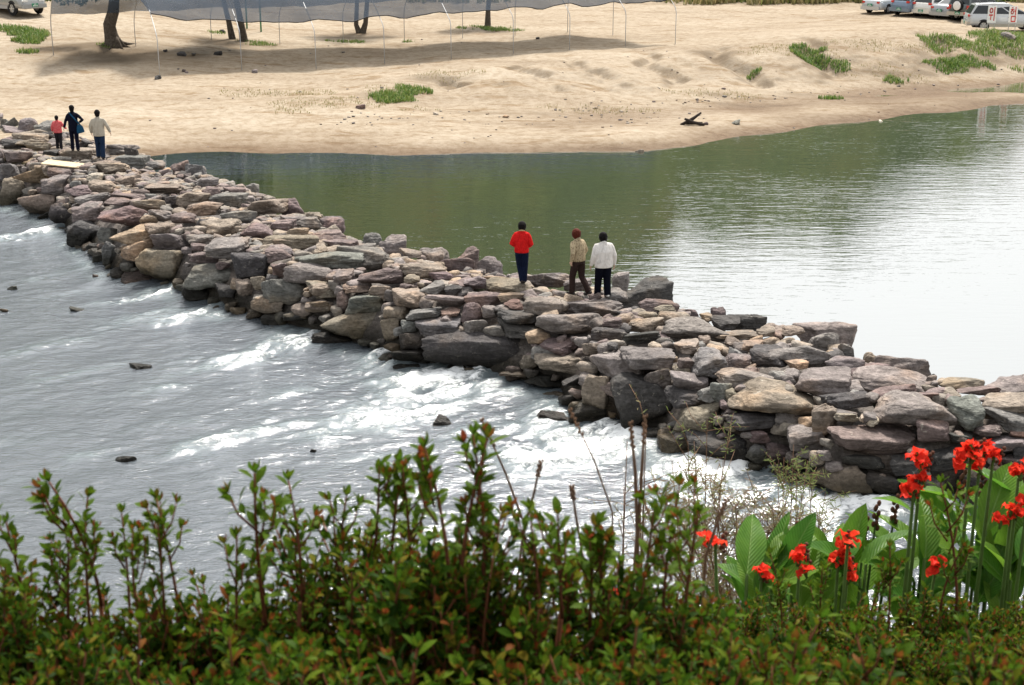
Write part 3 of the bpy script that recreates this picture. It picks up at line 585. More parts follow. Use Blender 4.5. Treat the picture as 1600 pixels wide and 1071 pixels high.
boxes(0, 0, 1.0, '0 181 30 200 g;26 184 60 203 m;54 189 88 206 g;0 197 40 216 m;34 201 76 220 t;70 203 98 218 d;-30 178 4 200 m;165 226 200 243 m;196 228 218 244 d;0 213 30 230 p;28 216 62 232 t;-30 200 0 222 g')
weir = thing('stone_weir', 'long weir of piled grey and mauve stones crossing the river', 'weir', (0, 0, 0))
placed = []          # (x, y, z, radius)
def put_stone(pos, dims, rot, col, mesh):
    o = mk('stone', mesh, None, weir, pos, rot, dims); o.color = col; return o
nst = 0
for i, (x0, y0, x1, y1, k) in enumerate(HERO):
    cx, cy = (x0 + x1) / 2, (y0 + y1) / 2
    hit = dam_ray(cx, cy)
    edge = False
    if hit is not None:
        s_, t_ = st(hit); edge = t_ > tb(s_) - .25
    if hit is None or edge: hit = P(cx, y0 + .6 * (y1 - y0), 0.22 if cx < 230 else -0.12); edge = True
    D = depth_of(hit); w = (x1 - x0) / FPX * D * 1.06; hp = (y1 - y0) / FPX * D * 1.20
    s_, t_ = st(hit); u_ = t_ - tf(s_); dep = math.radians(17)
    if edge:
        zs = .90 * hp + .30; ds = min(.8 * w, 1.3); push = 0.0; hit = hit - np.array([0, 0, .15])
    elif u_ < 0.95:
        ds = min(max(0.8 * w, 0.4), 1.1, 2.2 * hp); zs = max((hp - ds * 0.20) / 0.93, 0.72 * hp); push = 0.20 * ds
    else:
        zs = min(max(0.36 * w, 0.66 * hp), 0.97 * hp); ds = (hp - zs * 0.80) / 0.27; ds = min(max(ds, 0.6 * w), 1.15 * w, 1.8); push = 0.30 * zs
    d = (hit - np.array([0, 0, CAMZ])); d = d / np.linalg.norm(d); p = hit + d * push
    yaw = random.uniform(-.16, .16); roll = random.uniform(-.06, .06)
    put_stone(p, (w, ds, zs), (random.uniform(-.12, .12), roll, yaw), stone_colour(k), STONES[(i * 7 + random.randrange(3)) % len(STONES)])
    nst += 1
HB = np.array([h[:4] for h in HERO])
# fillers: the smaller stones between, by poisson sampling over the weir's surface
cand = []
srange = (-9.0, 44.0); tries = 0; pts = np.zeros((0, 3)); rad = np.zeros(0)
for pas, (r0, r1, ntry) in enumerate([(.30, .48, 2600), (.14, .22, 5200), (.07, .14, 8000)]):
    for _ in range(ntry):
        s_ = random.uniform(*srange); f0, b0 = float(tf(s_)), float(tb(s_)); t_ = random.uniform(f0 + 0.0, b0 + 0.18)
        r = random.uniform(r0, r1); xy = A0 + s_ * SV + t_ * TV; z = float(dam_h(xy[0], xy[1])); p = np.array([xy[0], xy[1], z])
        if z < WATER_LO - 0.15: continue
        px, py = project(p)
        if pas == 0 and -10 < px < 1610: continue
        if -60 < px < 1660:
            sh = 0.03
            ww = HB[:, 2] - HB[:, 0]; hh = HB[:, 3] - HB[:, 1]
            ins = (px > HB[:, 0] + sh * ww) & (px < HB[:, 2] - sh * ww) & (py > HB[:, 1] + sh * hh) & (py < HB[:, 3] - sh * hh)
            if ins.any(): continue
        if len(pts):
            dd = np.sqrt(((pts - p) ** 2).sum(1))
            if (dd < (rad + r) * 0.72).any(): continue
        pts = np.vstack([pts, p]); rad = np.append(rad, r); cand.append((p, r, -60 < px < 1660))
order = sorted(range(len(cand)), key=lambda i: -(cand[i][1] / depth_of(cand[i][0])) * (1 if cand[i][2] else .05))
loose = []
for rank, i in enumerate(order):
    p, r, vis = cand[i]
    k = random.choice('mmmmmpptgggddt')
    dims = (2 * r * random.uniform(1.0, 1.5), 2 * r * random.uniform(.8, 1.2), 2 * r * random.uniform(.6, .95))
    rot = (random.uniform(-.25, .25), random.uniform(-.25, .25), random.uniform(0, 6.28)); q = p + np.array([0, 0, -0.05 - 0.45 * r])
    if nst < 300: put_stone(q, dims, rot, stone_colour(k), random.choice(STONES)); nst += 1
    else: loose.append((q, dims, rot))
# the rest, joined: small stones wedged in the joints
vv, ff, off = [], [], 0
for q, dims, rot in loose:
    me = random.choice(SMALL); n_ = len(me.vertices); co = np.empty(n_ * 3); me.vertices.foreach_get('co', co); co = co.reshape(-1, 3) * dims
    fi = np.empty(len(me.polygons) * 3, np.int32); me.polygons.foreach_get('vertices', fi)
    vv.append(co @ np.array(Euler(rot).to_matrix()).T + q); ff.append(fi.reshape(-1, 3) + off); off += n_
def rubble_material():
    m = M_STONE.copy(); m.name = 'wedged_stone'; t = m.node_tree; n, l = t.nodes, t.links
    oi = [x for x in n if x.type == 'OBJECT_INFO'][0]; geo = [x for x in n if x.type == 'NEW_GEOMETRY'][0]
    r = ramp(n, [(0.0, PAL['d']), (.2, PAL['m']), (.4, PAL['p']), (.6, PAL['t']), (.8, PAL['g']), (1.0, PAL['o'])]); l.new(geo.outputs['Random Per Island'], r.inputs[0])
    for lk in [x for x in l if x.from_node == oi and x.from_socket.name == 'Color']:
        to = lk.to_socket; l.remove(lk); l.new(r.outputs[0], to)
    return m
M_RUB = rubble_material()
tag(mk('wedged_stones', mesh_np('wedged_stones', np.concatenate(vv), None, np.concatenate(ff)), M_RUB, weir), kind='stuff')
# the packed core beneath
S, K = np.meshgrid(np.arange(-16, 70, 0.14), np.linspace(-0.4, 1.4, 60), indexing='ij')
f0 = tf(S); b0 = tb(S); Tt = np.where(K < .5, f0 - 0.5 + (K + .4) / .9 * 2.2, f0 + 1.7 + (K - .5) / .9 * (b0 + 1.2 - f0 - 1.7)); xy = A0 + S[..., None] * SV + Tt[..., None] * TV
Z = dam_h(xy[..., 0], xy[..., 1]) - 0.46 + 0.09 * fbm(xy[..., 0] * 2.2, xy[..., 1] * 2.2, seed=91, octv=4)
core = mk('core', mesh_np('core', np.concatenate([xy, Z[..., None]], -1).reshape(-1, 3), grid_quads(*S.shape)), M_STONE, weir); core.color = (.13, .115, .105, 1)

# single rocks standing in the stream
ROCKS = [((674, 648, 708, 668), 'd', 'small black rock sticking out of the rapids'), ((585, 664, 606, 676), 'g', 'low grey rock awash in the stream below the weir'), ((178, 708, 212, 723), 'd', 'low dark rock lying alone in the smooth water'), ((140, 424, 160, 442), 'p', 'small mauve rock in the foam beside the weir foot'), ((690, 645, 700, 650), 'd', None),
         ((832, 636, 892, 668), 'd', 'dark wet slab at the foot of the weir by the rapids'), ((198, 568, 236, 578), 'd', 'flat dark rock just breaking the surface of the stream'), ((108, 478, 130, 488), 'g', 'small grey rock awash near the weir'), ((10, 445, 28, 455), 'G', 'small greenish rock in the quiet stream'), ((484, 700, 494, 708), 'd', 'tiny black rock in the smooth water'), ((0, 480, 14, 490), 'o', 'small ochre rock at the surface of the stream')]
for (x0, y0, x1, y1), k, lab in ROCKS:
    if lab is None: continue
    c = P((x0 + x1) / 2, y1 - 2, WATER_LO); D = depth_of(c); w = (x1 - x0) / FPX * D; h = (y1 - y0) / FPX * D * 1.5
    o = mk('rock', random.choice(STONES), None, None, c + np.array([0, 0.2 * w, -0.02]), (random.uniform(-.1, .1), .1, random.uniform(-.3, .3)), (w, w * .8, h * .85)); o.color = stone_colour(k)
    tag(o, lab, 'rock', 'rocks in the stream')

# ------------------------------------------------------------------ people
def fuse(mb, name, voxel=0.012, smooth=6):
    """joins overlapping closed shapes into one continuous skin"""
    me0 = mb.mesh(name + '_src'); o = bpy.data.objects.new('tmp', me0); COL.objects.link(o)
    r = o.modifiers.new('r', 'REMESH'); r.mode = 'VOXEL'; r.voxel_size = voxel
    if smooth:
        sm = o.modifiers.new('s', 'SMOOTH'); sm.iterations = smooth; sm.factor = 0.5
    dg = bpy.context.evaluated_depsgraph_get(); me = bpy.data.meshes.new_from_object(o.evaluated_get(dg)); me.name = name
    bpy.data.objects.remove(o); bpy.data.meshes.remove(me0)
    me.polygons.foreach_set('use_smooth', np.ones(len(me.polygons), bool)); return me
def cloth(name, col, rough=0.85, pattern=None, fold=0.012):
    m, n, l, b = nt(name)
    tc = n.new('ShaderNodeTexCoord'); o = tc.outputs['Object']
    mp = n.new('ShaderNodeMapping'); mp.inputs['Scale'].default_value = (1, 1, .45); l.new(o, mp.inputs[0])
    f = noise(n, l, 9, 4, 0.6, mp.outputs[0], 1.0); c = mixrgb(n, l, col, tuple(x * .72 for x in col), mrange(n, l, f.outputs[0], .4, .7, 0, .7))
    if pattern:
        v = n.new('ShaderNodeTexVoronoi'); v.inputs['Scale'].default_value = 26; l.new(o, v.inputs['Vector'])
        c = mixrgb(n, l, c, pattern, mrange(n, l, v.outputs['Distance'], .22, .42, .8, 0))
    l.new(c, b.inputs['Base Color']); b.inputs['Roughness'].default_value = rough; b.inputs['Specular IOR Level'].default_value = .08
    bump(n, l, f.outputs[0], b, 1.0, fold * 5); return m
M_SKIN = simple('skin', (.50, .33, .24), .5, var=.05)
M_HAIRB = simple('black_hair', (.006, .005, .005), .75, var=.3, scale=60); M_HAIRR = simple('auburn_hair', (.075, .016, .009), .75, var=.3, scale=60)
M_SHOEW = simple('white_shoe', (.74, .73, .71), .6); M_SHOED = simple('dark_shoe', (.03, .027, .026), .6)
def V3(*a): return Vector(a)
def lerp(a, b, k): return a + (b - a) * k
def person(label, foot, rz, H, top, trousers, shoe, hair, arms, legs, bow=0.0, hem=0.86, bulk=1.0, long_hair=False, group=None, clasp=False, crouch=0.0, collar=None, puff=1.0):
    """local frame: +Y is where the person faces, metres for a 1.70 m figure, scaled by H"""
    t = thing('person', label, 'person', foot, rz, group); t.scale = (H / 1.7,) * 3
    hb = V3(0, .05 * bow, 0); hc = V3(0, .10 * bow, 1.585 - .035 * bow)            # head centre
    sh = {1: V3(.16 * (1 + (bulk - 1) * .7), .01 + .03 * bow, 1.355), -1: V3(-.16 * (1 + (bulk - 1) * .7), .01 + .03 * bow, 1.355)}
    hip = {1: V3(.088, 0, .90), -1: V3(-.088, 0, .90)}
    b = MB()
    # torso, neck, head
    b.tube([V3(0, 0, .84), V3(0, 0, .95), V3(0, .0, 1.08), V3(0, .01, 1.22), V3(0, .015 + .02 * bow, 1.36), V3(0, .02 * bow, 1.43)], [(.13, .10), (.155, .115), (.13, .095), (.15, .105), (.165, .10), (.07, .06)], 16)
    b.tube([V3(0, .0 + .02 * bow, 1.38), hc - V3(0, .015, .04)], [(.055, .055), (.05, .052)], 10)
    b.ellipsoid(hc, (.076, .095, .115), 18, 14); b.ellipsoid(hc + V3(0, .035, -.055), (.055, .06, .06), 14, 10)          # skull, jaw
    b.tube([hc + V3(0, .085, .015), hc + V3(0, .108, -.025), hc + V3(0, .09, -.035)], [.008, .014, .010], 8)             # nose
    b.tube([hc + V3(-.02, .088, -.06), hc + V3(.02, .088, -.06)], [.008, .008], 8)                                       # mouth
    for sx in (1, -1):
        b.ellipsoid(hc + V3(sx * .076, -.005, -.012), (.012, .022, .034), 8, 8)                                          # ear
        b.ellipsoid(hc + V3(sx * .03, .083, .012), (.013, .010, .009), 8, 6)                                             # eye
        el, wr = V3(*arms[sx][0]), V3(*arms[sx][1])
        b.tube([sh[sx], lerp(sh[sx], el, .5), el, lerp(el, wr, .4), wr], [.05, .046, .04, .037, .026], 10)
        dirv = (wr - el).normalized(); side = V3(1, 0, 0) - dirv * dirv.x
        if side.length < .2: side = V3(0, 1, 0) - dirv * dirv.y
        fwd = V3(0, 1, 0) - dirv * dirv.y
        fwd = fwd.normalized() if fwd.length > .2 else V3(1, 0, 0)
        nrm = dirv.cross(fwd).normalized()
        pe = wr + dirv * .085
        b.tube([wr, wr + dirv * .04, pe], [(.024, .018), (.034, .016), (.038, .014)], 10, lat=fwd)
        for q, ln in ((-.030, .058), (-.010, .072), (.010, .078), (.030, .070)):                                         # four fingers, curled
            r0 = pe - dirv * .008 + fwd * q
            b.tube([r0, r0 + dirv * ln * .45 + nrm * (-sx * .006), r0 + dirv * ln * .8 + nrm * (-sx * .022), r0 + dirv * ln * .92 + nrm * (-sx * .036)], [.0095, .009, .0085, .007], 8)
        r0 = wr + dirv * .03 + fwd * .028
        b.tube([r0, r0 + dirv * .03 + fwd * .022, r0 + dirv * .058 + fwd * .026], [.012, .011, .009], 8)                  # thumb
        kn, an = V3(*legs[sx][0]), V3(*legs[sx][1])
        b.tube([hip[sx] + V3(0, 0, .05), lerp(hip[sx], kn, .5), kn, lerp(kn, an, .35), an], [.085, .07, .052, .05, .034], 12)
        ft = V3(0, 1, 0); toe = legs[sx][2] if len(legs[sx]) > 2 else 0.0
        b.tube([an + V3(0, -.06, -.045), an + V3(0, .0, -.03), an + V3(0, .10, -.045 - toe), an + V3(0, .17, -.055 - toe)], [(.03, .03), (.037, .045), (.042, .028), (.03, .018)], 10)
    mk('body', fuse(b, 'body', .0075, 4), M_SKIN, t)
    # jacket
    j = MB(); k = bulk
    j.tube([V3(0, 0, hem), V3(0, 0, hem + .03), V3(0, 0, 1.06), V3(0, .005, 1.20), V3(0, .01 + .02 * bow, 1.34), V3(0, .012 + .02 * bow, 1.405), V3(0, .03 * bow, 1.452)], [(.178 * k, .138 * k), (.186 * k, .145 * k), (.178 * k, .135 * k), (.188 * k, .135 * k), (.182 * k, .122), (.142 * k, .092), (.074, .068)], 20)
    j.tube([V3(0, .02 * bow, 1.43), V3(0, .035 * bow, 1.485)], [(.076, .07), (.064, .064)], 14)
    for sx in (1, -1):
        el, wr = V3(*arms[sx][0]), V3(*arms[sx][1]); w2 = lerp(el, wr, .99)
        j.tube([sh[sx] + V3(-sx * .07, 0, .035), sh[sx] + V3(-sx * .012, 0, .008), lerp(sh[sx], el, .25), lerp(sh[sx], el, .6), el, lerp(el, w2, .5), w2], [.045, (.055 * k, .06), (.062 * k, .064), (.060 * k, .060), (.056 * k, .056), (.052 * k, .052), (.046, .046)], 12)
    mk('jacket', fuse(j, 'jacket', .012, 7), top, t)
    if collar: MB().tube([V3(0, .03 * bow, 1.445), V3(0, .042 * bow, 1.492)], [(.082, .076), (.070, .069)], 16).build('collar', collar, t)
    # trousers
    p = MB()
    p.tube([V3(0, 0, .82), V3(0, 0, .93), V3(0, 0, 1.02)], [(.165 * k, .125 * k), (.17 * k, .13 * k), (.155 * k, .115 * k)], 18)
    for sx in (1, -1):
        kn, an = V3(*legs[sx][0]), V3(*legs[sx][1])
        p.tube([hip[sx] + V3(0, 0, .03), lerp(hip[sx], kn, .45), kn, lerp(kn, an, .5), an + V3(0, 0, -.035)], [.10 * k, .092 * k, .076 * k, .072 * k, .07 * k], 14)
    mk('trousers', fuse(p, 'trousers', .012, 6), trousers, t)
    for sx in (1, -1):
        an = V3(*legs[sx][1]); toe = legs[sx][2] if len(legs[sx]) > 2 else 0.0
        s_ = MB().tube([an + V3(0, -.085, -.05), an + V3(0, -.07, -.035), an + V3(0, .0, -.03), an + V3(0, .10, -.045 - toe), an + V3(0, .175, -.055 - toe), an + V3(0, .195, -.06 - toe)], [(.02, .02), (.04, .042), (.046, .055), (.05, .036), (.042, .026), (.02, .012)], 14)
        mk('shoe', fuse(s_, 'shoe', .010, 4), shoe, t)
    # hair: a cap with a rough outline round the back of the skull
    h = MB(); g = random.Random(int(H * 1000) + len(label))
    pf = puff; h.ellipsoid(hc + V3(0, -.022, .024), (.096 * pf, .106 * pf, .116 * pf), 18, 12); h.ellipsoid(hc + V3(0, -.045, -.04), (.084 * pf, .072 * pf, .078 if not long_hair else .10), 14, 10)
    for i in range(26):
        a = g.uniform(0, 6.28); e = g.uniform(.1, 1.3); d = V3(math.cos(a) * math.cos(e), -abs(math.sin(a)) * math.cos(e), math.sin(e))
        h.ellipsoid(hc + V3(0, -.02, .015) + V3(d.x * .088, d.y * .098, d.z * .108) * pf, (.024, .024, .024), 8, 6)
    mk('hair', fuse(h, 'hair', .010, 3), hair, t)
    return t
bpy.context.view_layer.update()
DG = bpy.context.evaluated_depsgraph_get()
def on_stones(px, py):
    d = ray(px, py); ok, loc, *_ = scene.ray_cast(DG, Vector((0, 0, CAMZ)) + Vector(d) * 8, Vector(d).normalized())
    return np.array(loc)
def settle(x, y):
    ok, loc, *_ = scene.ray_cast(DG, Vector((x, y, 4)), Vector((0, 0, -1))); return loc.z
def stand(px, py):
    p = on_stones(px, py); z = sorted(settle(p[0] + a, p[1] + b) for a, b in ((0, 0), (.12, 0), (-.12, 0), (0, .12), (0, -.12)))
    return (p[0], p[1], z[3] - .01)
HANG = lambda o=.03, f=.0: {1: ((.25 + o, -.03 + f, 1.13), (.27 + o, .04 + f, .89)), -1: ((-.25 - o, -.03 + f, 1.13), (-.27 - o, .04 + f, .89))}
POCKET = {1: ((.27, -.05, 1.11), (.18, .14, 1.0)), -1: ((-.27, -.05, 1.11), (-.18, .14, 1.0))}
walkers = 'people walking along the weir'
C_RED = cloth('red_knit', (.62, .014, .014)); C_TAN = cloth('speckled_tan', (.43, .35, .23), pattern=(.10, .07, .035)); C_WHITE = cloth('white_jacket', (.74, .71, .68)); C_NAVYT = cloth('navy_trousers', (.004, .005, .012))
C_BLUEJ = cloth('blue_jeans', (.007, .012, .034)); C_BROWN = cloth('brown_trousers', (.035, .022, .02)); C_BEIGE = cloth('beige_jacket', (.44, .40, .33)); C_JEANS = cloth('denim', (.016, .032, .07)); C_NAVY = cloth('navy_coat', (.006, .007, .018)); C_PINK = cloth('coral_check', (.66, .10, .11), pattern=(.75, .36, .33)); C_DARK = cloth('dark_trousers', (.022, .02, .025)); C_CREAM = cloth('cream_collar', (.6, .45, .25))
person('person in a bright red sweater and dark blue jeans, head bowed, on the weir', stand(815, 443), R(-8), 1.50, C_RED, C_BLUEJ, M_SHOED, M_HAIRB, POCKET,
       {1: ((.085, .06, .47), (.07, .02, .085)), -1: ((-.075, .10, .50), (.02, -.02, .10))}, bow=1.0, hem=.87, bulk=1.08, group=walkers, collar=C_CREAM, puff=1.2)
person('person in a speckled tan jacket and brown trousers striding over the stones', stand(903, 461), R(40), 1.60, C_TAN, C_BROWN, M_SHOED, M_HAIRR, {1: ((.27, .02, 1.13), (.25, .12, .93)), -1: ((-.28, -.10, 1.14), (-.25, -.02, .92))},
       {1: ((.10, -.02, .47), (.10, -.30, .16), .05), -1: ((-.09, .12, .48), (-.09, .12, .085))}, bow=1.1, hem=.90, bulk=1.08, group=walkers, puff=1.18)
person('stout person in a white jacket, navy trousers and white shoes, head bowed', stand(942, 465), R(14), 1.55, C_WHITE, C_NAVYT, M_SHOEW, M_HAIRB, {1: ((.275, -.03, 1.10), (.30, .03, .84)), -1: ((-.275, -.03, 1.10), (-.32, .05, .84))},
       {1: ((.11, .02, .47), (.11, -.04, .085)), -1: ((-.10, .10, .47), (-.12, .10, .085))}, bow=1.0, hem=.80, bulk=1.30, group=walkers, puff=1.2)
person('man in a loose beige jacket and blue jeans walking off the weir', stand(158, 248), R(6), 1.76, C_BEIGE, C_JEANS, M_SHOED, M_HAIRB, {1: ((.31, -.04, 1.14), (.37, .06, .92)), -1: ((-.27, -.02, 1.13), (-.26, .06, .90))},
       {1: ((.095, -.02, .47), (.10, -.14, .09)), -1: ((-.09, .10, .47), (-.10, .12, .085))}, bow=.15, hem=.80, bulk=1.12, group=walkers)
wom = person('woman in a dark navy coat with a bag over her shoulder', stand(118, 236), R(12), 1.66, C_NAVY, C_NAVY, M_SHOED, M_HAIRB, {1: ((.36, -.08, 1.16), (.24, .12, 1.06)), -1: ((-.26, -.0, 1.12), (-.33, .05, .88))},
       {1: ((.09, -.03, .47), (.11, -.12, .09)), -1: ((-.09, .08, .47), (-.10, .06, .085))}, bow=.1, hem=.74, bulk=.98, long_hair=True, group=walkers)
person('child in a coral checked jacket and dark trousers holding the woman by the hand', stand(93, 233), R(6), 1.26, C_PINK, C_DARK, M_SHOED, M_HAIRB, {1: ((.30, -.0, 1.16), (.42, .06, 1.02)), -1: ((-.27, -.02, 1.13), (-.27, .06, .90))},
       {1: ((.09, .0, .47), (.11, -.06, .085)), -1: ((-.09, .07, .47), (-.10, .06, .085))}, bow=.1, hem=.84, bulk=1.15, group=walkers)
# shoulder bag of the woman
M_BAG = cloth('blue_bag_cloth', (.015, .07, .14)); kb = 1.66 / 1.7
bag = thing('shoulder_bag', 'blue cloth shoulder bag hanging at the hip of the woman in navy', 'bag', wom.location, R(12)); bag.scale = (kb,) * 3
bb = MB(); bb.tube([(.27, -.10, .68), (.26, -.10, .72), (.24, -.10, .90), (.215, -.11, 1.0)], [(.12, .05), (.15, .065), (.12, .055), (.06, .02)], 12); mk('pouch', fuse(bb, 'pouch', .012, 5), M_BAG, bag)
MB().tube([(.24, -.12, .98), (.10, -.185, 1.20), (-.02, -.17, 1.36), (-.11, -.05, 1.455), (-.10, .08, 1.40), (.06, .165, 1.2), (.22, .10, 1.0), (.24, -.05, .97)], [(.025, .008)] * 8, 8).build('strap', M_BAG, bag)

# plywood board left on the stones
pa = on_stones(105, 258); zb = max(settle(pa[0] + a, pa[1] + b) for a in (-.7, -.3, 0, .4) for b in (-.2, .2))
bd = MB().box((0, 0, 0), (1.65, .62, .035)).build('wooden_board', M_WOODBOARD, None, False, loc=(pa[0], pa[1], zb + .01), rot=(R(3), R(5), R(-6)))
tag(bd, 'pale weathered plywood board lying across the stones of the weir', 'board')

# ------------------------------------------------------------------ shade tunnel of bent pipes with a net
FFEET = [(250, 121), (378, 110), (494, 108), (601, 100), (705, 93), (802, 84), (890, 78), (977, 73), (1055, 69)]
BFEET = [(78, 89), (209, 71), (329, 78), (444, 76), (544, 57), (642, 69), (729, 64), (819, 61), (897, 57)]
fw = [T(*p) for p in FFEET]; bw = [T(*p) for p in BFEET]
ax = (fw[-1] - fw[0])[:2]; ax = ax / np.linalg.norm(ax); pr = np.array([-ax[1], ax[0]]); WID = 8.0
tun = thing('shade_tunnel', 'long shade tunnel of bent steel pipes under a grey net on the sand', 'shade tunnel', (0, 0, 0))
def hoop_pts(i):
    f = fw[i]; fx = f[:2]; out = []
    gb = float(terrain(*(fx + pr * WID)))
    base = f[2]
    for q, z in ((0, base - .25), (0, base + 1.0), (0, base + 1.75), (.12, base + 2.0), (.5, base + 2.28), (1.2, base + 2.72), (2.4, base + 3.4), (4.0, base + 3.95), (5.6, base + 3.55), (6.8, base + 2.95), (7.6, base + 2.45), (7.9, base + 2.1), (8.0, base + 1.7), (8.0, gb - .25)):
        out.append(np.array([*(fx + pr * q), z]))
    return out
HP = [hoop_pts(i) for i in range(9)]
step = fw[0][:2] - fw[1][:2]
h0 = [p + np.array([*step, 0.12]) for p in HP[0]]; h0[-1][2] = float(terrain(h0[-1][0], h0[-1][1])) - .25
for i, h in enumerate(HP): MB().tube(h, .02, 8).build('hoop', M_PIPE, tun)
MB().tube(h0[7:], .024, 8).build('hoop', M_PIPE, tun)
MB().tube([h0[7]] + [h[7] for h in HP], .022, 6).build('ridge_pipe', M_PIPE, tun)
allh = [h0] + HP
def on_hoop(h, q):
    qs = [0, 0, 0, .12, .5, 1.2, 2.4, 4.0, 5.6, 6.8, 7.6, 7.9]; a = np.array(h[:12]); qq = np.array(qs) + np.arange(12) * 1e-6
    return np.array([np.interp(q, qq[2:], a[2:, k]) for k in range(3)])
EDGE = [4.0, 1.5, .72, .68, .66, .66, .66, .66, .66, .7]
nu, nv = 9 * 10 + 1, 26; NV = np.zeros((nu, nv, 3))
for a in range(nu):
    i = min(a // 10, 8); k = a / 10 - i; e0 = EDGE[i] * (1 - k) + EDGE[i + 1] * k if i else 5.4 - 3.9 * k ** 9
    for c in range(nv):
        q = e0 + (7.3 - e0) * c / (nv - 1)
        p = on_hoop(allh[i], q) * (1 - k) + on_hoop(allh[i + 1], q) * k
        p[2] += .035 - (.08 + .05 * math.exp(-c / 3)) * math.sin(math.pi * k) ** 2 + .025 * math.sin(a * 1.7 + c * .9)
        if c == 0: p[2] += .06 * math.sin(a * .83)
        NV[a, c] = p
mk('net', mesh_np('net', NV.reshape(-1, 3), grid_quads(nu, nv)), M_NET, tun)
MB().tube([tuple(NV[a, 0]) for a in range(10, nu)], .03, 6).build('hem', M_TRIM, tun)
for px, py, ht, lab in ((408, 50, 3.4, 'thin green post beside the paired trees under the net'), (386, 45, 3.0, 'second thin green post standing close behind the paired trees')):
    p = T(px, py); po = thing('post', lab, 'post', tuple(p)); MB().tube([(0, 0, -.2), (0, 0, ht)], .05, 8).build('pole', M_GREENPOLE, po); MB().tube([(0, 0, ht), (0, 0, ht + .05)], .06, 8).build('cap', M_TRIM, po)

# ------------------------------------------------------------------ trees
def leaf_cloud(centres, rads, n, size, seed):
    g = np.random.default_rng(seed); k = g.integers(0, len(centres), n); d = g.normal(0, 1, (n, 3)); d /= np.linalg.norm(d, axis=1)[:, None]
    c = np.array(centres)[k] + d * (np.array(rads)[k] * g.uniform(.35, 1.0, n) ** .5)[:, None]
    a = g.normal(0, 1, (n, 3)); a /= np.linalg.norm(a, axis=1)[:, None]; b = np.cross(a, g.normal(0, 1, (n, 3))); b /= np.linalg.norm(b, axis=1)[:, None]
    s = size * g.uniform(.6, 1.3, n)[:, None]
    v = np.stack([c - a * s, c + b * s * .45, c + a * s, c - b * s * .45], 1).reshape(-1, 3)
    return v, np.arange(n * 4).reshape(-1, 4)
def tree(px, py, lab, trunks, seed, crown_h=5.2, crown_r=2.2, low=None, roots=0):
    base = T(px, py); t = thing('tree', lab, 'tree', tuple(base)); g = random.Random(seed); cs, rs = [], []
    for path, r0 in trunks:
        pts_ = [Vector(p) for p in path]; top = pts_[-1]
        k = len(pts_); tr = MB().tube([pts_[0] + Vector((0, 0, -.3))] + pts_, [r0 * 1.5, r0 * 1.25] + [r0 * (1 - .45 * i / k) for i in range(1, k)], 10)
        tk = tr.build('trunk', M_BARK, t)
        for i in range(7):
            a = g.uniform(0, 6.28); L = g.uniform(1.0, crown_r); e = Vector((math.cos(a) * L, math.sin(a) * L, g.uniform(.4, 2.0)))
            m_ = top + e * .5 + Vector((0, 0, .25))
            MB().tube([top, m_, top + e], [r0 * .42, r0 * .28, r0 * .1], 6).build('limb', M_BARK, t)
            cs += [top + e, m_ + Vector((0, 0, .4))]; rs += [g.uniform(.5, .95), g.uniform(.5, .8)]
    if roots:
        for i in range(roots):
            a = i * 6.28 / roots + g.uniform(-.3, .3); L = g.uniform(.8, 1.7); e = Vector((math.cos(a) * L, math.sin(a) * L, 0)); zz = [float(terrain(base[0] + e.x * f, base[1] + e.y * f)) - base[2] for f in (.45, 1)]
            MB().tube([Vector((math.cos(a) * .15, math.sin(a) * .15, .45)), Vector((math.cos(a) * .4, math.sin(a) * .4, .16)), Vector((e.x * .45 + g.uniform(-.1, .1), e.y * .45, zz[0] + .05)), Vector((e.x, e.y, zz[1] - .05))], [.16, .12, .08, .03], 7).build('root', M_BARK, t)
    if low:
        for p, r in low: cs.append(Vector(p)); rs.append(r)
    v, q = leaf_cloud([tuple(c) for c in cs], rs, 3600, .13, seed)
    mk('crown', mesh_np('crown', v, q, smooth=False), M_TREELEAF, t)
tree(178, 72, 'crooked dark tree with a root mound at the tunnel end', [([(0, 0, 0), (-.12, .05, .6), (-.15, 0, 1.1), (.12, 0, 1.8), (.22, .05, 2.5), (.1, .1, 3.4)], .40)], 5, low=[((-1.7, .2, 2.6), .55), ((-.6, -.2, 2.85), .5), ((-2.6, .4, 2.7), .6), ((.9, 0, 2.9), .5), ((-3.4, .3, 2.75), .4)], roots=8)
tree(370, 62, 'pair of leaning trunks growing through the net', [([(-.25, 0, 0), (-.4, 0, 1.0), (-.65, .1, 2.2), (-.8, .1, 3.6)], .17), ([(.42, -.1, -.1), (.28, 0, 1.0), (.08, .1, 2.2), (0, .1, 3.8)], .2)], 6)
tree(564, 52, 'forked twin-stemmed tree under the middle of the net', [([(-.1, 0, 0), (-.28, 0, .5), (-.2, .1, 1.8), (-.1, .1, 3.6)], .16), ([(.1, 0, 0), (.3, 0, .6), (.42, .1, 1.8), (.5, .1, 3.8)], .17)], 8)
tree(762, 42, 'slim single tree in a grass ring behind the tunnel', [([(0, 0, 0), (.03, 0, 1.0), (.12, .05, 2.2), (.1, .05, 3.8)], .17)], 9)

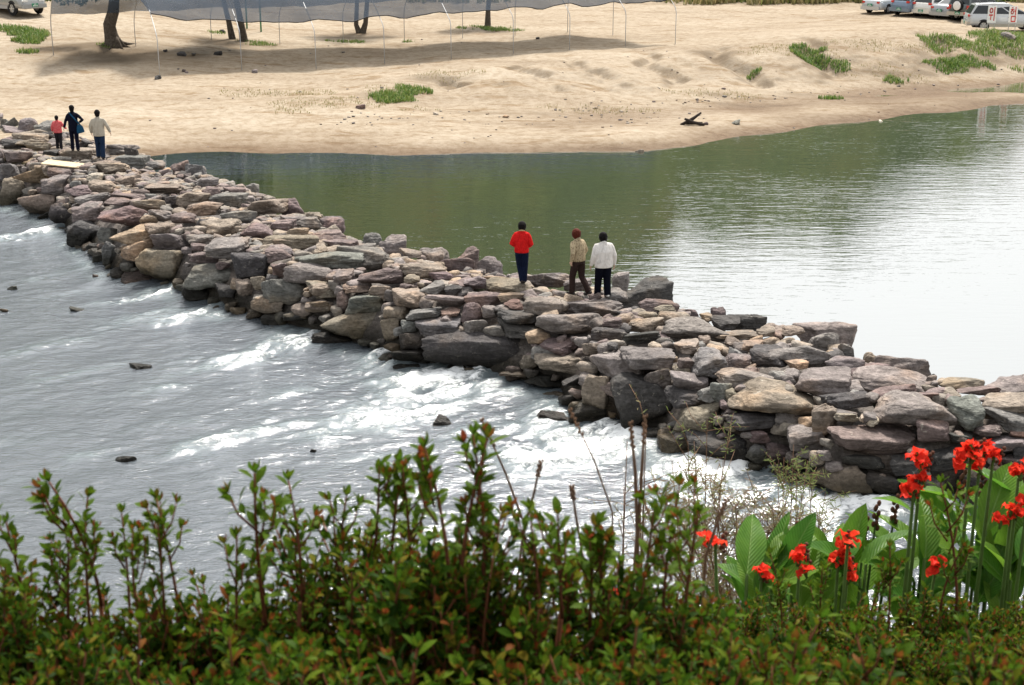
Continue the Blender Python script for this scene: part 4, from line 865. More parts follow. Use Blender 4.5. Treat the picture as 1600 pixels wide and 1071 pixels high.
# ------------------------------------------------------------------ grass
def blades(pos, h, w, seed, bend=.6):
    g = np.random.default_rng(seed); n = len(pos); a = g.uniform(0, 6.28, n); hh = h * g.uniform(.5, 1.25, n); d = np.stack([np.cos(a), np.sin(a), 0 * a], 1); sd = np.stack([-np.sin(a), np.cos(a), 0 * a], 1)
    up = np.array([0, 0, 1.]); b = bend * g.uniform(.2, 1.6, n)
    p0 = pos; p1 = pos + up * (hh * .6)[:, None] + d * (hh * b * .35)[:, None]; p2 = pos + up * (hh * (1 - .25 * b))[:, None] + d * (hh * b)[:, None]
    ww = (w * g.uniform(.6, 1.3, n))[:, None]
    v = np.stack([p0 - sd * ww, p0 + sd * ww, p1 + sd * ww * .7, p1 - sd * ww * .7, p2], 1).reshape(-1, 3); i = np.arange(n)[:, None] * 5
    return v, (i + [[0, 1, 2, 3]]), (i + [[3, 2, 4]])
def grass_patch(name, lab, spots, h, w, n, mat, seed):
    g = np.random.default_rng(seed); pos = []
    for px, py, rx, ry in spots:
        c = T(px, py); k = int(n * rx * ry); r = np.sqrt(g.uniform(0, 1, k)); a = g.uniform(0, 6.28, k)
        x = c[0] + r * np.cos(a) * rx; y = c[1] + r * np.sin(a) * ry
        kp = fbm(x * .8, y * .8, seed=seed, octv=3) > -.45 + 1.3 * (r - .45); x, y = x[kp], y[kp]
        if len(x): pos.append(np.stack([x, y, terrain(x, y) - .02], 1))
    v, q, t_ = blades(np.concatenate(pos), h, w, seed); o = mk(name, mesh_np(name, v, q, t_, smooth=False), mat); tag(o, lab, 'grass', None, 'stuff')
grass_patch('grass', 'bright green grass clump low on the sandy bank', [(612, 152, 1.5, 1.0), (640, 143, 1.1, .9), (600, 156, 1.0, .8)], .24, .022, 900, M_GRASS, 1)
grass_patch('dry_grass', 'thin dry grass scattered over the sand', [(480, 158, 3.0, 2.2), (440, 148, 3, 1.6), (540, 160, 2.2, 1.6), (460, 174, 1.3, .7), (585, 140, 1.6, 1.2), (640, 170, 1.5, .8), (1230, 78, 4, 1.5), (1390, 72, 4, 1.2), (700, 118, 2, 1.2), (1110, 148, 3, 1.0), (900, 172, 4, 1.0), (1400, 118, 3, 1.4)], .13, .016, 130, M_DRYGRASS, 2)
grass_patch('grass', 'green grass below the parked silver car by the crooked tree', [(30, 55, 1.7, 1.5), (48, 64, 1.3, .9), (10, 48, 1.5, 1.2), (45, 82, .7, .4)], .26, .025, 700, M_GRASS, 3)
grass_patch('grass', 'green grass round the feet of the net trees', [(392, 66, 1.0, .8), (405, 70, 1.0, .6), (345, 52, .8, .6), (165, 72, .6, .5), (540, 66, 1.2, .7), (775, 46, 2.6, 1.2), (800, 48, 1.8, .9), (640, 66, .8, .5)], .18, .02, 500, M_GRASS, 4)
grass_patch('grass', 'small green tufts along the eroded rills of the bank', [(1265, 95, 1.1, 1.6), (1275, 102, .9, 1.0), (1313, 105, .6, .7), (1393, 122, .9, .9), (1175, 116, .5, .6), (1480, 110, 1.4, 1.1), (1490, 98, .9, .7), (1522, 99, 1.3, .8), (1300, 155, .7, .4)], .24, .024, 700, M_GRASS, 5)
grass_patch('tall_grass', 'tall green grass on the bank in front of the warning boards', [(1475, 73, 2.4, 1.4), (1520, 69, 3.2, 2.0), (1565, 68, 3.6, 2.6), (1610, 66, 3.6, 3), (1650, 72, 4, 4), (1598, 106, 1.2, 1.0), (1588, 86, 1.8, 1.4)], .26, .022, 210, M_GRASS, 6)
grass_patch('tall_grass', 'rough grass and weeds edging the back of the sand lot', [(1080 + 36 * i, 0 - (2 if i > 7 else 0), 3.4, 4.5) for i in range(15)] + [(700, 3, 5, 2)], 1.05, .06, 60, M_DRYGRASS, 7)
grass_patch('grass', 'green weeds edging the back of the sand lot', [(1085 + 40 * i, -2, 3.6, 4.0) for i in range(14)], .9, .06, 50, M_GRASS, 8)

# driftwood and stones lying on the sand
p = T(1080, 196); dw = thing('driftwood', 'black charred driftwood sticks heaped on the beach', 'driftwood', tuple(p))
MB().tube([(-.45, 0, .0), (.05, .05, .25), (.42, .08, .52)], [.06, .075, .04], 8).build('stick', M_DRIFT, dw)
MB().tube([(-.3, -.1, .28), (.1, -.1, .12), (.55, -.1, .02)], [.05, .07, .06], 8).build('stick', M_DRIFT, dw)
MB().tube([(-.2, .15, .04), (.5, .2, .06)], [.05, .05], 8).build('stick', M_DRIFT, dw)
for px, py, w, k, lab in [(1103, 195, .3, 'p', 'small reddish stone beside the charred driftwood'), (1150, 194, .45, 'G', 'low grey stone on the beach to one side of the driftwood'), (1155, 231, .35, 'w', 'pale stone at the water edge where the shore bends'), (1378, 193, .35, 'w', 'pale stone at the edge of the calm lake'), (1000, 239, .32, 't', 'flat tan stone lying at the sandy waterline'), (258, 81, .34, 'd', 'dark stone beside the root mound of the crooked tree'), (284, 87, .5, 'd', 'larger dark stone on the soil under the net'), (301, 87, .34, 'g', 'grey stone on the soil under the net'), (341, 86, .5, 'd', 'flat dark stone near the paired trees'), (247, 124, .45, 'd', 'dark stone at the foot of the end hoop'), (287, 112, .3, 'p', 'small brown stone on the sand in front of the net'), (398, 114, .4, 'm', 'mauve stone beside the foot of a hoop'), (348, 51, .45, 'd', 'dark boulder behind the paired trees'), (564, 170, .5, 'p', 'mauve stone beside the bright green grass clump'), (680, 180, .3, 'w', 'pale stone on the beach below the grass clump'), (1576, 61, .9, 'm', 'mauve boulder among the tall bank grass'), (840, 61, .3, 'd', 'small dark stone behind the net posts'), (790, 184, .3, 'o', 'ochre stone on the bare beach')]:
    q = T(px, py); o = mk('stone', random.choice(STONES), None, None, (q[0], q[1], q[2] + w * .12), (0, .1, random.uniform(0, 6)), (w, w * .8, w * .55)); o.color = stone_colour(k); tag(o, lab, 'stone', 'loose stones on the sand')
g = np.random.default_rng(77); vv, ff, off = [], [], 0
co0 = {}
for me in SMALL:
    c = np.empty(len(me.vertices) * 3); me.vertices.foreach_get('co', c); f = np.empty(len(me.polygons) * 3, np.int32); me.polygons.foreach_get('vertices', f); co0[me.name] = (c.reshape(-1, 3), f.reshape(-1, 3))
PIX = [(g.uniform(500, 1100), g.normal(186, 7)) for _ in range(90)] + [(g.uniform(860, 1560), g.normal(0, 5)) for _ in range(90)] + [(g.uniform(200, 1600), g.uniform(60, 232)) for _ in range(110)]
for a, (px, py) in enumerate(PIX):
    if 90 <= a < 180: py = 172 - (px - 860) * .055 + py
    q = T(px, py)
    if q[2] < WATER_HI + .03: continue
    me = SMALL[a % len(SMALL)]; c, f = co0[me.name]; w = abs(g.normal(0, .05)) + .04
    vv.append(c * (w * 1.3, w, w * .7) @ np.array(Euler((0, 0, a)).to_matrix()).T + q + [0, 0, w * .1]); ff.append(f + off); off += len(c)
tag(mk('pebbles', mesh_np('pebbles', np.concatenate(vv), None, np.concatenate(ff)), M_RUB), 'scattered small pebbles on the sandy beach', 'pebbles', None, 'stuff')

# ------------------------------------------------------------------ vehicles
def wheel(car, x, y, r, w=.2, rimmat=None):
    n = 24; prof = [(.62 * r, -w / 2), (.94 * r, -w / 2), (r, -w * .32), (r, w * .32), (.94 * r, w / 2), (.62 * r, w / 2)]; vs_, fs2 = [], []
    for i in range(n):
        a = 2 * math.pi * i / n
        for rr, yy in prof: vs_.append((math.cos(a) * rr, yy, math.sin(a) * rr))
    m_ = len(prof)
    for i in range(n):
        for j in range(m_): fs2.append((i * m_ + j, ((i + 1) % n) * m_ + j, ((i + 1) % n) * m_ + (j + 1) % m_, i * m_ + (j + 1) % m_))
    t = MB().add(vs_, fs2).build('wheel', M_TYRE, car, loc=(x, y, r))
    rm = MB(); rm.tube([(0, -w * .42, 0), (0, w * .42, 0)], [.63 * r] * 2, 20, lat=(1, 0, 0))
    sg = 1 if y > 0 else -1
    for k in range(6):
        a = k * math.pi / 3; rm.box((math.cos(a) * .33 * r, sg * w * .44, math.sin(a) * .33 * r), (.62 * r, .03, .13 * r), (0, -a, 0))
    rm.tube([(0, sg * w * .4, 0), (0, sg * w * .52, 0)], [.14 * r] * 2, 12)
    rm.build('rim', rimmat or M_RIM, t, False)
def car(lab, loc, rz, col, kind, group='vehicles parked on the sand', plate=True, lower=None, spare=False, cat='car'):
    """local +X is forward"""
    t = thing('parked_car', lab, cat, loc, rz, group)
    if kind == 'sedan': L, W, r, zb, fa, ra = 4.5, 1.74, .31, .20, 1.38, -1.28; prof = [(-2.25, .60), (-2.2, .93), (-1.9, 1.0), (-1.2, 1.02), (1.0, .96), (1.5, .90), (2.1, .74), (2.25, .55)]; cab = [(-1.55, .98), (-.85, 1.40), (.25, 1.42), (1.12, .94)]
    elif kind == 'wagon': L, W, r, zb, fa, ra = 4.3, 1.75, .32, .22, 1.35, -1.25; prof = [(-2.15, .60), (-2.12, .98), (-1.9, 1.02), (1.0, 1.0), (1.5, .95), (2.0, .78), (2.15, .55)]; cab = [(-2.08, 1.0), (-1.75, 1.50), (.2, 1.52), (1.15, .98)]
    elif kind == 'suv': L, W, r, zb, fa, ra = 4.5, 1.82, .37, .32, 1.36, -1.32; prof = [(-2.2, .66), (-2.2, 1.12), (-2.0, 1.14), (1.0, 1.12), (1.5, 1.08), (2.05, .98), (2.25, .62)]; cab = [(-2.16, 1.1), (-1.95, 1.78), (.3, 1.80), (1.02, 1.10)]
    else: L, W, r, zb, fa, ra = 4.7, 1.84, .33, .26, 1.45, -1.38; prof = [(-2.32, .62), (-2.30, 1.0), (-2.1, 1.05), (1.1, 1.02), (1.6, .96), (2.2, .76), (2.36, .55)]; cab = [(-2.26, 1.03), (-1.88, 1.66), (.15, 1.70), (1.55, .98)]
    xs = [p_[0] for p_ in prof]; hw = W / 2
    # lower body: rounded sections lofted along the length
    st_ = sorted(set(list(np.linspace(xs[0], xs[-1], 25)) + xs)); vs_, nr = [], 12
    for x in st_:
        zt = float(np.interp(x, xs, [p_[1] for p_ in prof])); e = min(1, (x - xs[0]) / .28 + .72, (xs[-1] - x) / .45 + .70); w = hw * e
        for (yy, kz) in ((1, .12), (1.0, .35), (.995, .72), (.94, .94), (.80, 1.0), (.4, 1.015)): vs_.append((x, yy * w, zb + (zt - zb) * kz))
        for (yy, kz) in ((.4, 1.015), (.80, 1.0), (.94, .94), (.995, .72), (1.0, .35), (1, .12)): vs_.append((x, -yy * w, zb + (zt - zb) * kz))
    fs2 = [(i * nr + j, (i + 1) * nr + j, (i + 1) * nr + (j + 1) % nr, i * nr + (j + 1) % nr) for i in range(len(st_) - 1) for j in range(nr)]
    fs2 += [tuple(range(nr)), tuple((len(st_) - 1) * nr + j for j in range(nr))[::-1]]
    MB().add(vs_, fs2).build('body', col, t)
    # cabin with tumblehome; side profile as a fan of sections
    (xa, za), (xb, zb2), (xc, zc), (xd, zd) = cab; wb, wr = hw * .955, hw * .74
    vs_ = []
    for sg in (1, -1):
        vs_ += [(xa, sg * wb, za - .06), (xb, sg * wr, zb2 - .05), ((xb + xc) / 2, sg * (wr + .02), max(zb2, zc) - .02), (xc, sg * wr, zc - .05), (xd, sg * wb, zd - .06)]
    vs_ += [(xb + .06, 0, zb2), ((xb + xc) / 2, 0, max(zb2, zc) + .03), (xc - .06, 0, zc)]
    MB().add(vs_, [(0, 1, 2, 3, 4), (9, 8, 7, 6, 5), (0, 5, 6, 10, 1), (4, 3, 12, 8, 9), (1, 10, 11, 2), (2, 11, 12, 3), (6, 7, 11, 10), (7, 8, 12, 11), (0, 4, 9, 5)]).build('cabin', col, t, False)
    # glass panels, slightly proud
    def side_pt(x, k, sg):
        z = (za + zd) / 2 + .02 + k * (max(zb2, zc) - .10 - (za + zd) / 2 - .02); f = (z - za + .06) / (zb2 - .05 - za + .06); f = min(max(f, 0), 1)
        return (x, sg * (wb + (wr - wb) * f + .008), z)
    def xl(k): return xa + (xb - xa) * k + .14
    def xr(k): return xd + (xc - xd) * k - .16
    cuts = [0, .36, .40, .69, .73, 1] if kind in ('suv', 'van', 'wagon') else [0, .46, .50, 1]
    for sg in (1, -1):
        for i in range(0, len(cuts), 2):
            q = []
            for k, c in ((.06, cuts[i]), (.06, cuts[i + 1]), (.92, cuts[i + 1]), (.92, cuts[i])): q.append(side_pt(xl(k) + (xr(k) - xl(k)) * c, k, sg))
            MB().add(q, [(0, 1, 2, 3)]).build('window', M_GLASS, t, False)
    def end_pane(x0, z0, x1, z1, off):
        q = []
        for k in (.14, .88):
            x = x0 + (x1 - x0) * k + off; z = z0 + (z1 - z0) * k + .012; w = (wb + (wr - wb) * k) - .10
            q += [(x, w, z), (x, -w, z)]
        MB().add(q, [(0, 1, 3, 2)]).build('rear_window' if off < 0 else 'windscreen', M_GLASS, t, False)
    end_pane(xa, za - .06, xb, zb2 - .05, -.012); end_pane(xd, zd - .06, xc, zc - .05, .012)
    lo = lower or col
    MB().box((xs[0] + .02, 0, zb + .20), (.20, W * .93, .24)).build('bumper', lo, t, False); MB().box((xs[-1] - .05, 0, zb + .18), (.26, W * .86, .22)).build('bumper', lo, t, False)
    for sg in (1, -1):
        MB().box((0, sg * (hw - .012), zb + .10), (fa - ra - 2 * r - .1, .05, .18)).build('sill', lower or M_TRIM, t, False)
        tz = .80 if kind in ('sedan',) else 0.95
        MB().box((xs[0] + .05, sg * hw * .74, tz), (.10, W * .13, .13 if kind != 'suv' else .26)).build('tail_light', M_TAIL, t, False)
        MB().box((xs[-1] - .14, sg * hw * .62, .66 if kind != 'suv' else .84), (.22, W * .2, .14), (0, R(14), 0)).build('headlight', M_HEAD, t, False)
        MB().box((xd - .35, sg * (hw + .07), zd + .06), (.12, .16, .12)).build('mirror', col, t, False)
        for i, dx in enumerate((.15, -.75)): MB().box((dx, sg * (hw - .004), .86 if kind != 'suv' else .95), (.16, .03, .03)).build('door_handle', M_TRIM, t, False)
        for x in (fa, ra):
            ar = MB(); ar.tube([(x, sg * (hw - .10), r + .02), (x, sg * (hw - .001), r + .02)], [r * 1.17] * 2, 22); ar.build('wheel_arch', M_TRIM, t, False)
            wheel(t, x, sg * (hw - .085), r)
    if plate:
        for x, nm in ((xs[0] - .085, 'plate'), (xs[-1] + .085, 'plate')):
            z = .62 if x < 0 and kind == 'sedan' else (zb + .24)
            pl = MB().box((x, 0, z), (.02, .40, .19)).build(nm, M_PLATEG, t, False)
            mk_ = MB()
            for q in range(4): mk_.box((x + (.013 if x > 0 else -.013), -.12 + .08 * q, z - .035), (.006, .045, .07))
            for q in range(2): mk_.box((x + (.013 if x > 0 else -.013), -.04 + .08 * q, z + .05), (.006, .05, .04))
            mk_.build('plate_figures', M_PLATEMARK, pl, False)
    if kind in ('suv', 'van'):
        for sg in (1, -1): MB().tube([(xb + .15, sg * wr * .86, zb2 + .0), (xb + .25, sg * wr * .86, zb2 + .07), (xc - .3, sg * wr * .86, zc + .07), (xc - .15, sg * wr * .86, zc)], .022, 6).build('roof_rail', M_TRIM, t)
    if spare:
        sp_ = MB().tube([(xs[0] - .02, 0, 1.05), (xs[0] - .22, 0, 1.05)], [.38, .36], 24, lat=(0, 1, 0)).build('spare_wheel', M_TYRE, t)
        MB().tube([(xs[0] - .215, 0, 1.05), (xs[0] - .235, 0, 1.05)], [.31, .29], 24, lat=(0, 1, 0)).build('cover', M_WHITE, sp_)
    return t
PT = {k: paint(k + '_car_paint', c) for k, c in dict(silver=(.50, .52, .53), bluegrey=(.16, .22, .30), white=(.68, .67, .63), midgrey=(.33, .35, .37), dark=(.10, .12, .12), champagne=(.42, .40, .36), greysilver=(.34, .34, .33)).items()}
def car_at(px, py, *a, **k):
    p = T(px, py); return car(a[0], (p[0], p[1], p[2] - .02), *a[1:], **k)
HD = R(38)       # heading of the row: away and to the right
car_at(1390, 19, 'silver sedan at the end of the parked row', HD, PT['silver'], 'sedan')
car_at(1434, 22, 'blue-grey hatchback between the silver sedan and a white car', HD, PT['bluegrey'], 'wagon')
car_at(1468, 25, 'white estate car with red tail lights in the parked row', HD, PT['white'], 'wagon')
car_at(1498, 28, 'grey sedan with a green plate next to the spare-wheel jeep', HD, PT['midgrey'], 'sedan')
car_at(1526, 31, 'dark off-roader with a white-covered spare wheel on its back', HD, PT['dark'], 'suv', spare=True, lower=PT['champagne'])
car_at(1566, 47, 'silver people carrier with roof rails parked side-on behind the warning boards', R(-6), PT['silver'], 'van', lower=PT['champagne'], cat='van')
car_at(20, 20, 'silver-grey off-roader with green front plate parked above the crooked tree', R(-38), PT['greysilver'], 'suv', lower=PT['midgrey'])

# ------------------------------------------------------------------ two warning boards, one syllable each
def board(px, py, lab, strokes):
    p = T(px, py); t = thing('warning_sign', lab, 'sign', (p[0], p[1], p[2] - .03), R(-10), 'warning boards on the bank')
    for sx in (-1, 1): MB().tube([(sx * .20, 0, -.2), (sx * .20, 0, 1.62)], .022, 8).build('leg', M_PIPE, t)
    f = MB().box((0, -.045, 1.12), (.50, .03, .98)).build('panel', M_WHITE, t, False)
    ch = MB()
    for s_ in strokes:
        if s_[0] == 'o':
            _, cx, cz, rx, rz_ = s_; n = 18
            for i in range(n):
                a0, a1 = 2 * math.pi * i / n, 2 * math.pi * (i + 1) / n; am = (a0 + a1) / 2
                ch.box(((cx + rx * math.cos(am)) * .58, -.066, 1.12 + cz + rz_ * math.sin(am)), (.055, .008, .065), (0, -am, 0))
        else:
            _, cx, cz, w, h = s_; ch.box((cx * .58, -.066, 1.12 + cz), (max(w * .58, .05), .0085, h))
    ch.build('lettering', M_RED, f, False)
board(1547, 52, 'white warning board on two legs before the rear door of the people carrier', [('o', -.10, .22, .13, .13), ('b', -.10, -.04, .40, .075), ('b', -.10, -.20, .075, .26), ('b', .22, .03, .08, .80)])
board(1580, 51, 'white warning board on two legs before the front door of the people carrier', [('b', -.12, .40, .14, .06), ('b', -.12, .30, .34, .065), ('o', -.12, .13, .11, .10), ('b', .22, .20, .08, .52), ('b', .13, .20, .13, .065), ('b', .04, -.12, .46, .07), ('b', .04, -.42, .46, .07), ('b', -.16, -.27, .07, .30), ('b', .24, -.27, .07, .30)])

# ------------------------------------------------------------------ foreground: azalea hedge
def leaf_geo(L, W, fold=.25, curl=.25):
    """one leaf along +Y: 9 vertices, folded on the midrib and curled"""
    v, q = [], []
    for i, (k, w) in enumerate(((0, .08), (.22, .62), (.5, 1.0), (.78, .72), (1.0, .06))):
        y = k * L; z = -curl * L * (k - .25) ** 2
        v += [(-w * W / 2, y, z + fold * w * W / 2), (0, y, z), (w * W / 2, y, z + fold * w * W / 2)]
    for i in range(4):
        a = i * 3; q += [(a, a + 1, a + 4, a + 3), (a + 1, a + 2, a + 5, a + 4)]
    return np.array(v), np.array(q)
LV, LQ = leaf_geo(1, .46)
AZ_LEAF = mesh_np('leaf', LV, LQ); AZ_LEAF.materials.append(M_AZ)
def shoot(seed, L):
    """stem with spiralling leaves and a bronze bud cluster; returns stem mesh, leaf transforms, tip transforms"""
    g = random.Random(seed); bx, by = g.uniform(-.18, .18), g.uniform(-.18, .18); pts_ = [Vector((bx * L * k * k, by * L * k * k, L * k)) for k in np.linspace(0, 1, 6)]
    side = []; mb = MB().tube(pts_, [.0055, .005, .0045, .004, .0032, .0024], 5); tr, tips = [], []
    def dress(p0, p1, n, lo, size):
        ax_ = (p1 - p0).normalized(); o1 = ax_.orthogonal().normalized(); o2 = ax_.cross(o1); a = g.uniform(0, 6.28)
        for i in range(n):
            k = lo + (1 - lo) * i / max(n - 1, 1); a += 2.4 + g.uniform(-.4, .4); out = o1 * math.cos(a) + o2 * math.sin(a); up = .35 + .75 * k + g.uniform(-.2, .25)
            y = (out + ax_ * up).normalized(); x = y.cross(ax_).normalized(); z = x.cross(y); s = size * g.uniform(.7, 1.2) * (1.0 - .25 * abs(k - .6))
            m_ = Matrix((x * s, y * s, z * s)).transposed().to_4x4(); m_.translation = p0 + (p1 - p0) * k + out * .003; tr.append(m_)
        for i in range(5):
            a += 1.26; out = o1 * math.cos(a) + o2 * math.sin(a); y = (out * .55 + ax_).normalized(); x = y.cross(out).normalized(); z = x.cross(y); s = size * g.uniform(.45, .75)
            m_ = Matrix((x * s, y * s, z * s)).transposed().to_4x4(); m_.translation = p1; tips.append(m_)
    dress(pts_[1], pts_[-1], int(20 * L / .4), .05, .049)
    for i in range(g.randint(2, 4)):
        k = g.uniform(.35, .8); b0 = pts_[0] + (pts_[-1] - pts_[0]) * k; a = g.uniform(0, 6.28); e = b0 + Vector((math.cos(a) * .05, math.sin(a) * .05, .10)) * g.uniform(.7, 1.3)
        mb.tube([b0, (b0 + e) / 2 + Vector((math.cos(a), math.sin(a), 0)) * .012, e], [.003, .0026, .002], 5); dress(b0, e, 7, .35, .044)
    return mb.mesh('shoot'), tr, tips
def bake(trs, name, mat):
    v = np.concatenate([LV @ np.array(m_.to_3x3()).T + np.array(m_.translation) for m_ in trs]); q = np.concatenate([LQ + i * len(LV) for i in range(len(trs))])
    me = mesh_np(name, v, q); me.materials.append(mat); return me
SHOOTS = []
for i in range(14):
    sm, tr, tp = shoot(40 + i, [.34, .40, .46, .30][i % 4]); sm.materials.append(M_AZSTEM)
    SHOOTS.append((sm, bake(tr, 'leaves', M_AZ), bake(tp, 'tip_leaves', M_AZTIP), tr, tp))
def add_shoot(sh, loc, rot, sc, i, single=False):
    sm, lm, tm, tr, tp = SHOOTS[i]
    o = mk('shoot', sm, None, sh, loc, rot, (sc,) * 3)
    if single:
        for m_ in tr:
            c = mk('leaf', AZ_LEAF, None, o); c.matrix_local = m_
    else: mk('leaves', lm, None, o)
    mk('tip_leaves', tm, None, o)
def shrub(x, y, top, wid, n, lab, seed, tall=(), grp='azalea shrubs of the hedge', sc=1.0):
    g = random.Random(seed); zg = float(terrain(x, y)); t = thing('azalea_shrub', lab, 'shrub', (x, y, zg), 0, grp); H = top - zg
    for i in range(5):
        a = g.uniform(0, 6.28); e = Vector((math.cos(a) * wid * .35, math.sin(a) * wid * .3, H * .78)); MB().tube([(0, 0, -.1), e * .5 + Vector((0, 0, .05)), e], [.014, .010, .006], 6).build('branch', M_AZSTEM, t)
    for i in range(int(n * 1.1)):
        a = g.uniform(0, 6.28); r = math.sqrt(g.random()); lx, ly = math.cos(a) * r * wid * .55, math.sin(a) * r * wid * .5
        s = sc * g.uniform(.75, 1.15); zt = H - .12 * r * r - abs(g.gauss(0, .13)); L = .38 * s
        add_shoot(t, (lx, ly, zt - L), (g.gauss(-ly * .5, .22), g.gauss(lx * .6, .22), g.uniform(0, 6.28)), s, g.randrange(14))
    for px, py, s in tall:
        d = ray(px, py); k = (y - .0) / d[1]; tx, tz = d[0] * k, CAMZ + d[2] * k; i = g.randrange(14); L = [.34, .40, .46, .30][i % 4] * s
        # shoot tip at that spot; its stem runs down into the shrub
        add_shoot(t, (tx - x, g.uniform(-.05, .05), tz - L - zg), (g.gauss(0, .05), g.gauss(0, .07), g.uniform(0, 6.28)), s, i, True)
        MB().tube([(tx - x, 0, tz - L + .02 - zg), (tx * .5 - x * .5, 0, (tz - L - zg) * .45), (0, 0, 0)], [.006, .008, .012], 6).build('branch', M_AZSTEM, t)
FRONT_L = 'low azalea shrub without tall shoots in the near rank of the hedge'
yl = 3.35
def top_at(px, py, y): d = ray(px, py); return d[0] * y / d[1], CAMZ + d[2] * y / d[1]
spec = [(-40, 905, .55, 44, [(20, 808, 1.0)]), (110, 935, .55, 46, [(140, 742, 1.15), (85, 840, .95), (185, 815, .9), (128, 800, .9)]), (260, 950, .55, 46, [(265, 798, .95), (245, 815, .9), (218, 818, .8)]), (410, 905, .6, 50, [(402, 726, 1.2), (360, 820, 1.0), (460, 770, 1.0)]), (560, 840, .55, 60, [(520, 770, 1.0), (597, 722, 1.1), (577, 725, .9), (640, 738, 1.05)]), (680, 830, .5, 56, [(700, 690, 1.1), (747, 702, 1.1), (715, 695, 1.2)]), (820, 940, .55, 48, [(850, 800, 1.0), (880, 795, 1.0)]), (950, 890, .5, 50, [(925, 795, 1.1), (950, 800, 1.0), (1050, 775, 1.15), (1000, 800, 1.0)]), (1080, 960, .5, 46, [(1075, 790, 1.0)])]
for i, (px, py, wd, n, tall) in enumerate(spec):
    y = yl + random.uniform(-.12, .25); x, zt = top_at(px, py, y); shrub(x, y, zt, wd, n, 'azalea shrub sending tall leafy shoots up against the stream', 500 + i, tall)
for i in range(-2, 16):          # lower ranks in front, filling the bottom of the view
    px = -60 + 128 * i; y = 2.75 + random.uniform(-.1, .15); x, zt = top_at(px, 1045 + random.uniform(-20, 25), y); shrub(x, y, zt, .5, 30, FRONT_L, 600 + i, (), 'low azalea shrubs of the near rank')
FAR_L = 'smaller-leaved azalea shrub in the hedge in front of the red cannas'
for i in range(18):
    row = min(i // 8, 1); px = 1060 + 80 * (i % 8) + 40 * row; y = (5.4, 4.5)[row] + random.uniform(-.2, .2); x, zt = top_at(px, (955, 1015)[row] + random.uniform(-12, 15) , y)
    if i >= 15: px = 1700 + 80 * (i - 15); x, zt = top_at(px, 950, 5.2); y = 5.2
    tall = {4: [(1395, 850, 1.0), (1360, 880, .9)], 5: [(1520, 770, 1.35), (1480, 850, 1.0)], 2: [(1290, 880, 1.0), (1230, 870, .9)]}.get(i, [])
    shrub(x, y, zt, .62, 72, FAR_L, 700 + i, tall, 'azalea shrubs before the cannas', .78)

# ------------------------------------------------------------------ canna lilies
def canna_leaf(seed):
    g = random.Random(seed); v, q = [], []; n = 9; bend = g.uniform(.25, .7); fold = g.uniform(.25, .55); tw = g.uniform(-.3, .3)
    for i in range(n):
        k = i / (n - 1); w = (math.sin(math.pi * k ** .75) ** .8) * .17 + (.012 if i < n - 1 else .002); y = k; z = .35 * k - bend * k * k * .55
        for j, sx in enumerate((-1, -.5, 0, .5, 1)):
            wave = .016 * math.sin(k * 11 + sx * 2 + seed) * abs(sx); v.append((sx * w, y * .95, z + fold * abs(sx) * w + wave + tw * sx * w * k))
    for i in range(n - 1):
        for j in range(4): a = i * 5 + j; q.append((a, a + 1, a + 6, a + 5))
    me = mesh_np('leaf', np.array(v), np.array(q)); me.materials.append(M_CANNA); return me
CLEAF = [canna_leaf(i) for i in range(8)]
def petal(seed):
    g = random.Random(seed); v, q = [], []
    for i in range(6):
        k = i / 5; w = .027 * math.sin(math.pi * min(k * .85 + .12, 1)) + .003
        for sx in (-1, 0, 1): v.append((sx * w, k * .075, .045 * k - .04 * k * k * g.uniform(.6, 1.4) + .006 * math.sin(k * 9 + sx) + .008 * abs(sx)))
    for i in range(5):
        for j in range(2): a = i * 3 + j; q.append((a, a + 1, a + 4, a + 3))
    me = mesh_np('petal', np.array(v), np.array(q)); me.materials.append(M_PETAL); return me
PETALS = [petal(i) for i in range(5)]
CALYX = MB().tube([(0, 0, -.03), (0, 0, 0), (0, 0, .02)], [.006, .011, .008], 8).mesh('flower'); CALYX.materials.append(M_CSTEM)
SEEDH = MB()
for i in range(9): SEEDH.ellipsoid((.012 * math.cos(i * 2.4), .012 * math.sin(i * 2.4), -.02 + i * .013), (.012, .012, .013), 6, 5)
SEEDH = SEEDH.mesh('seed_head'); SEEDH.materials.append(M_SEED)
CY = 7.4
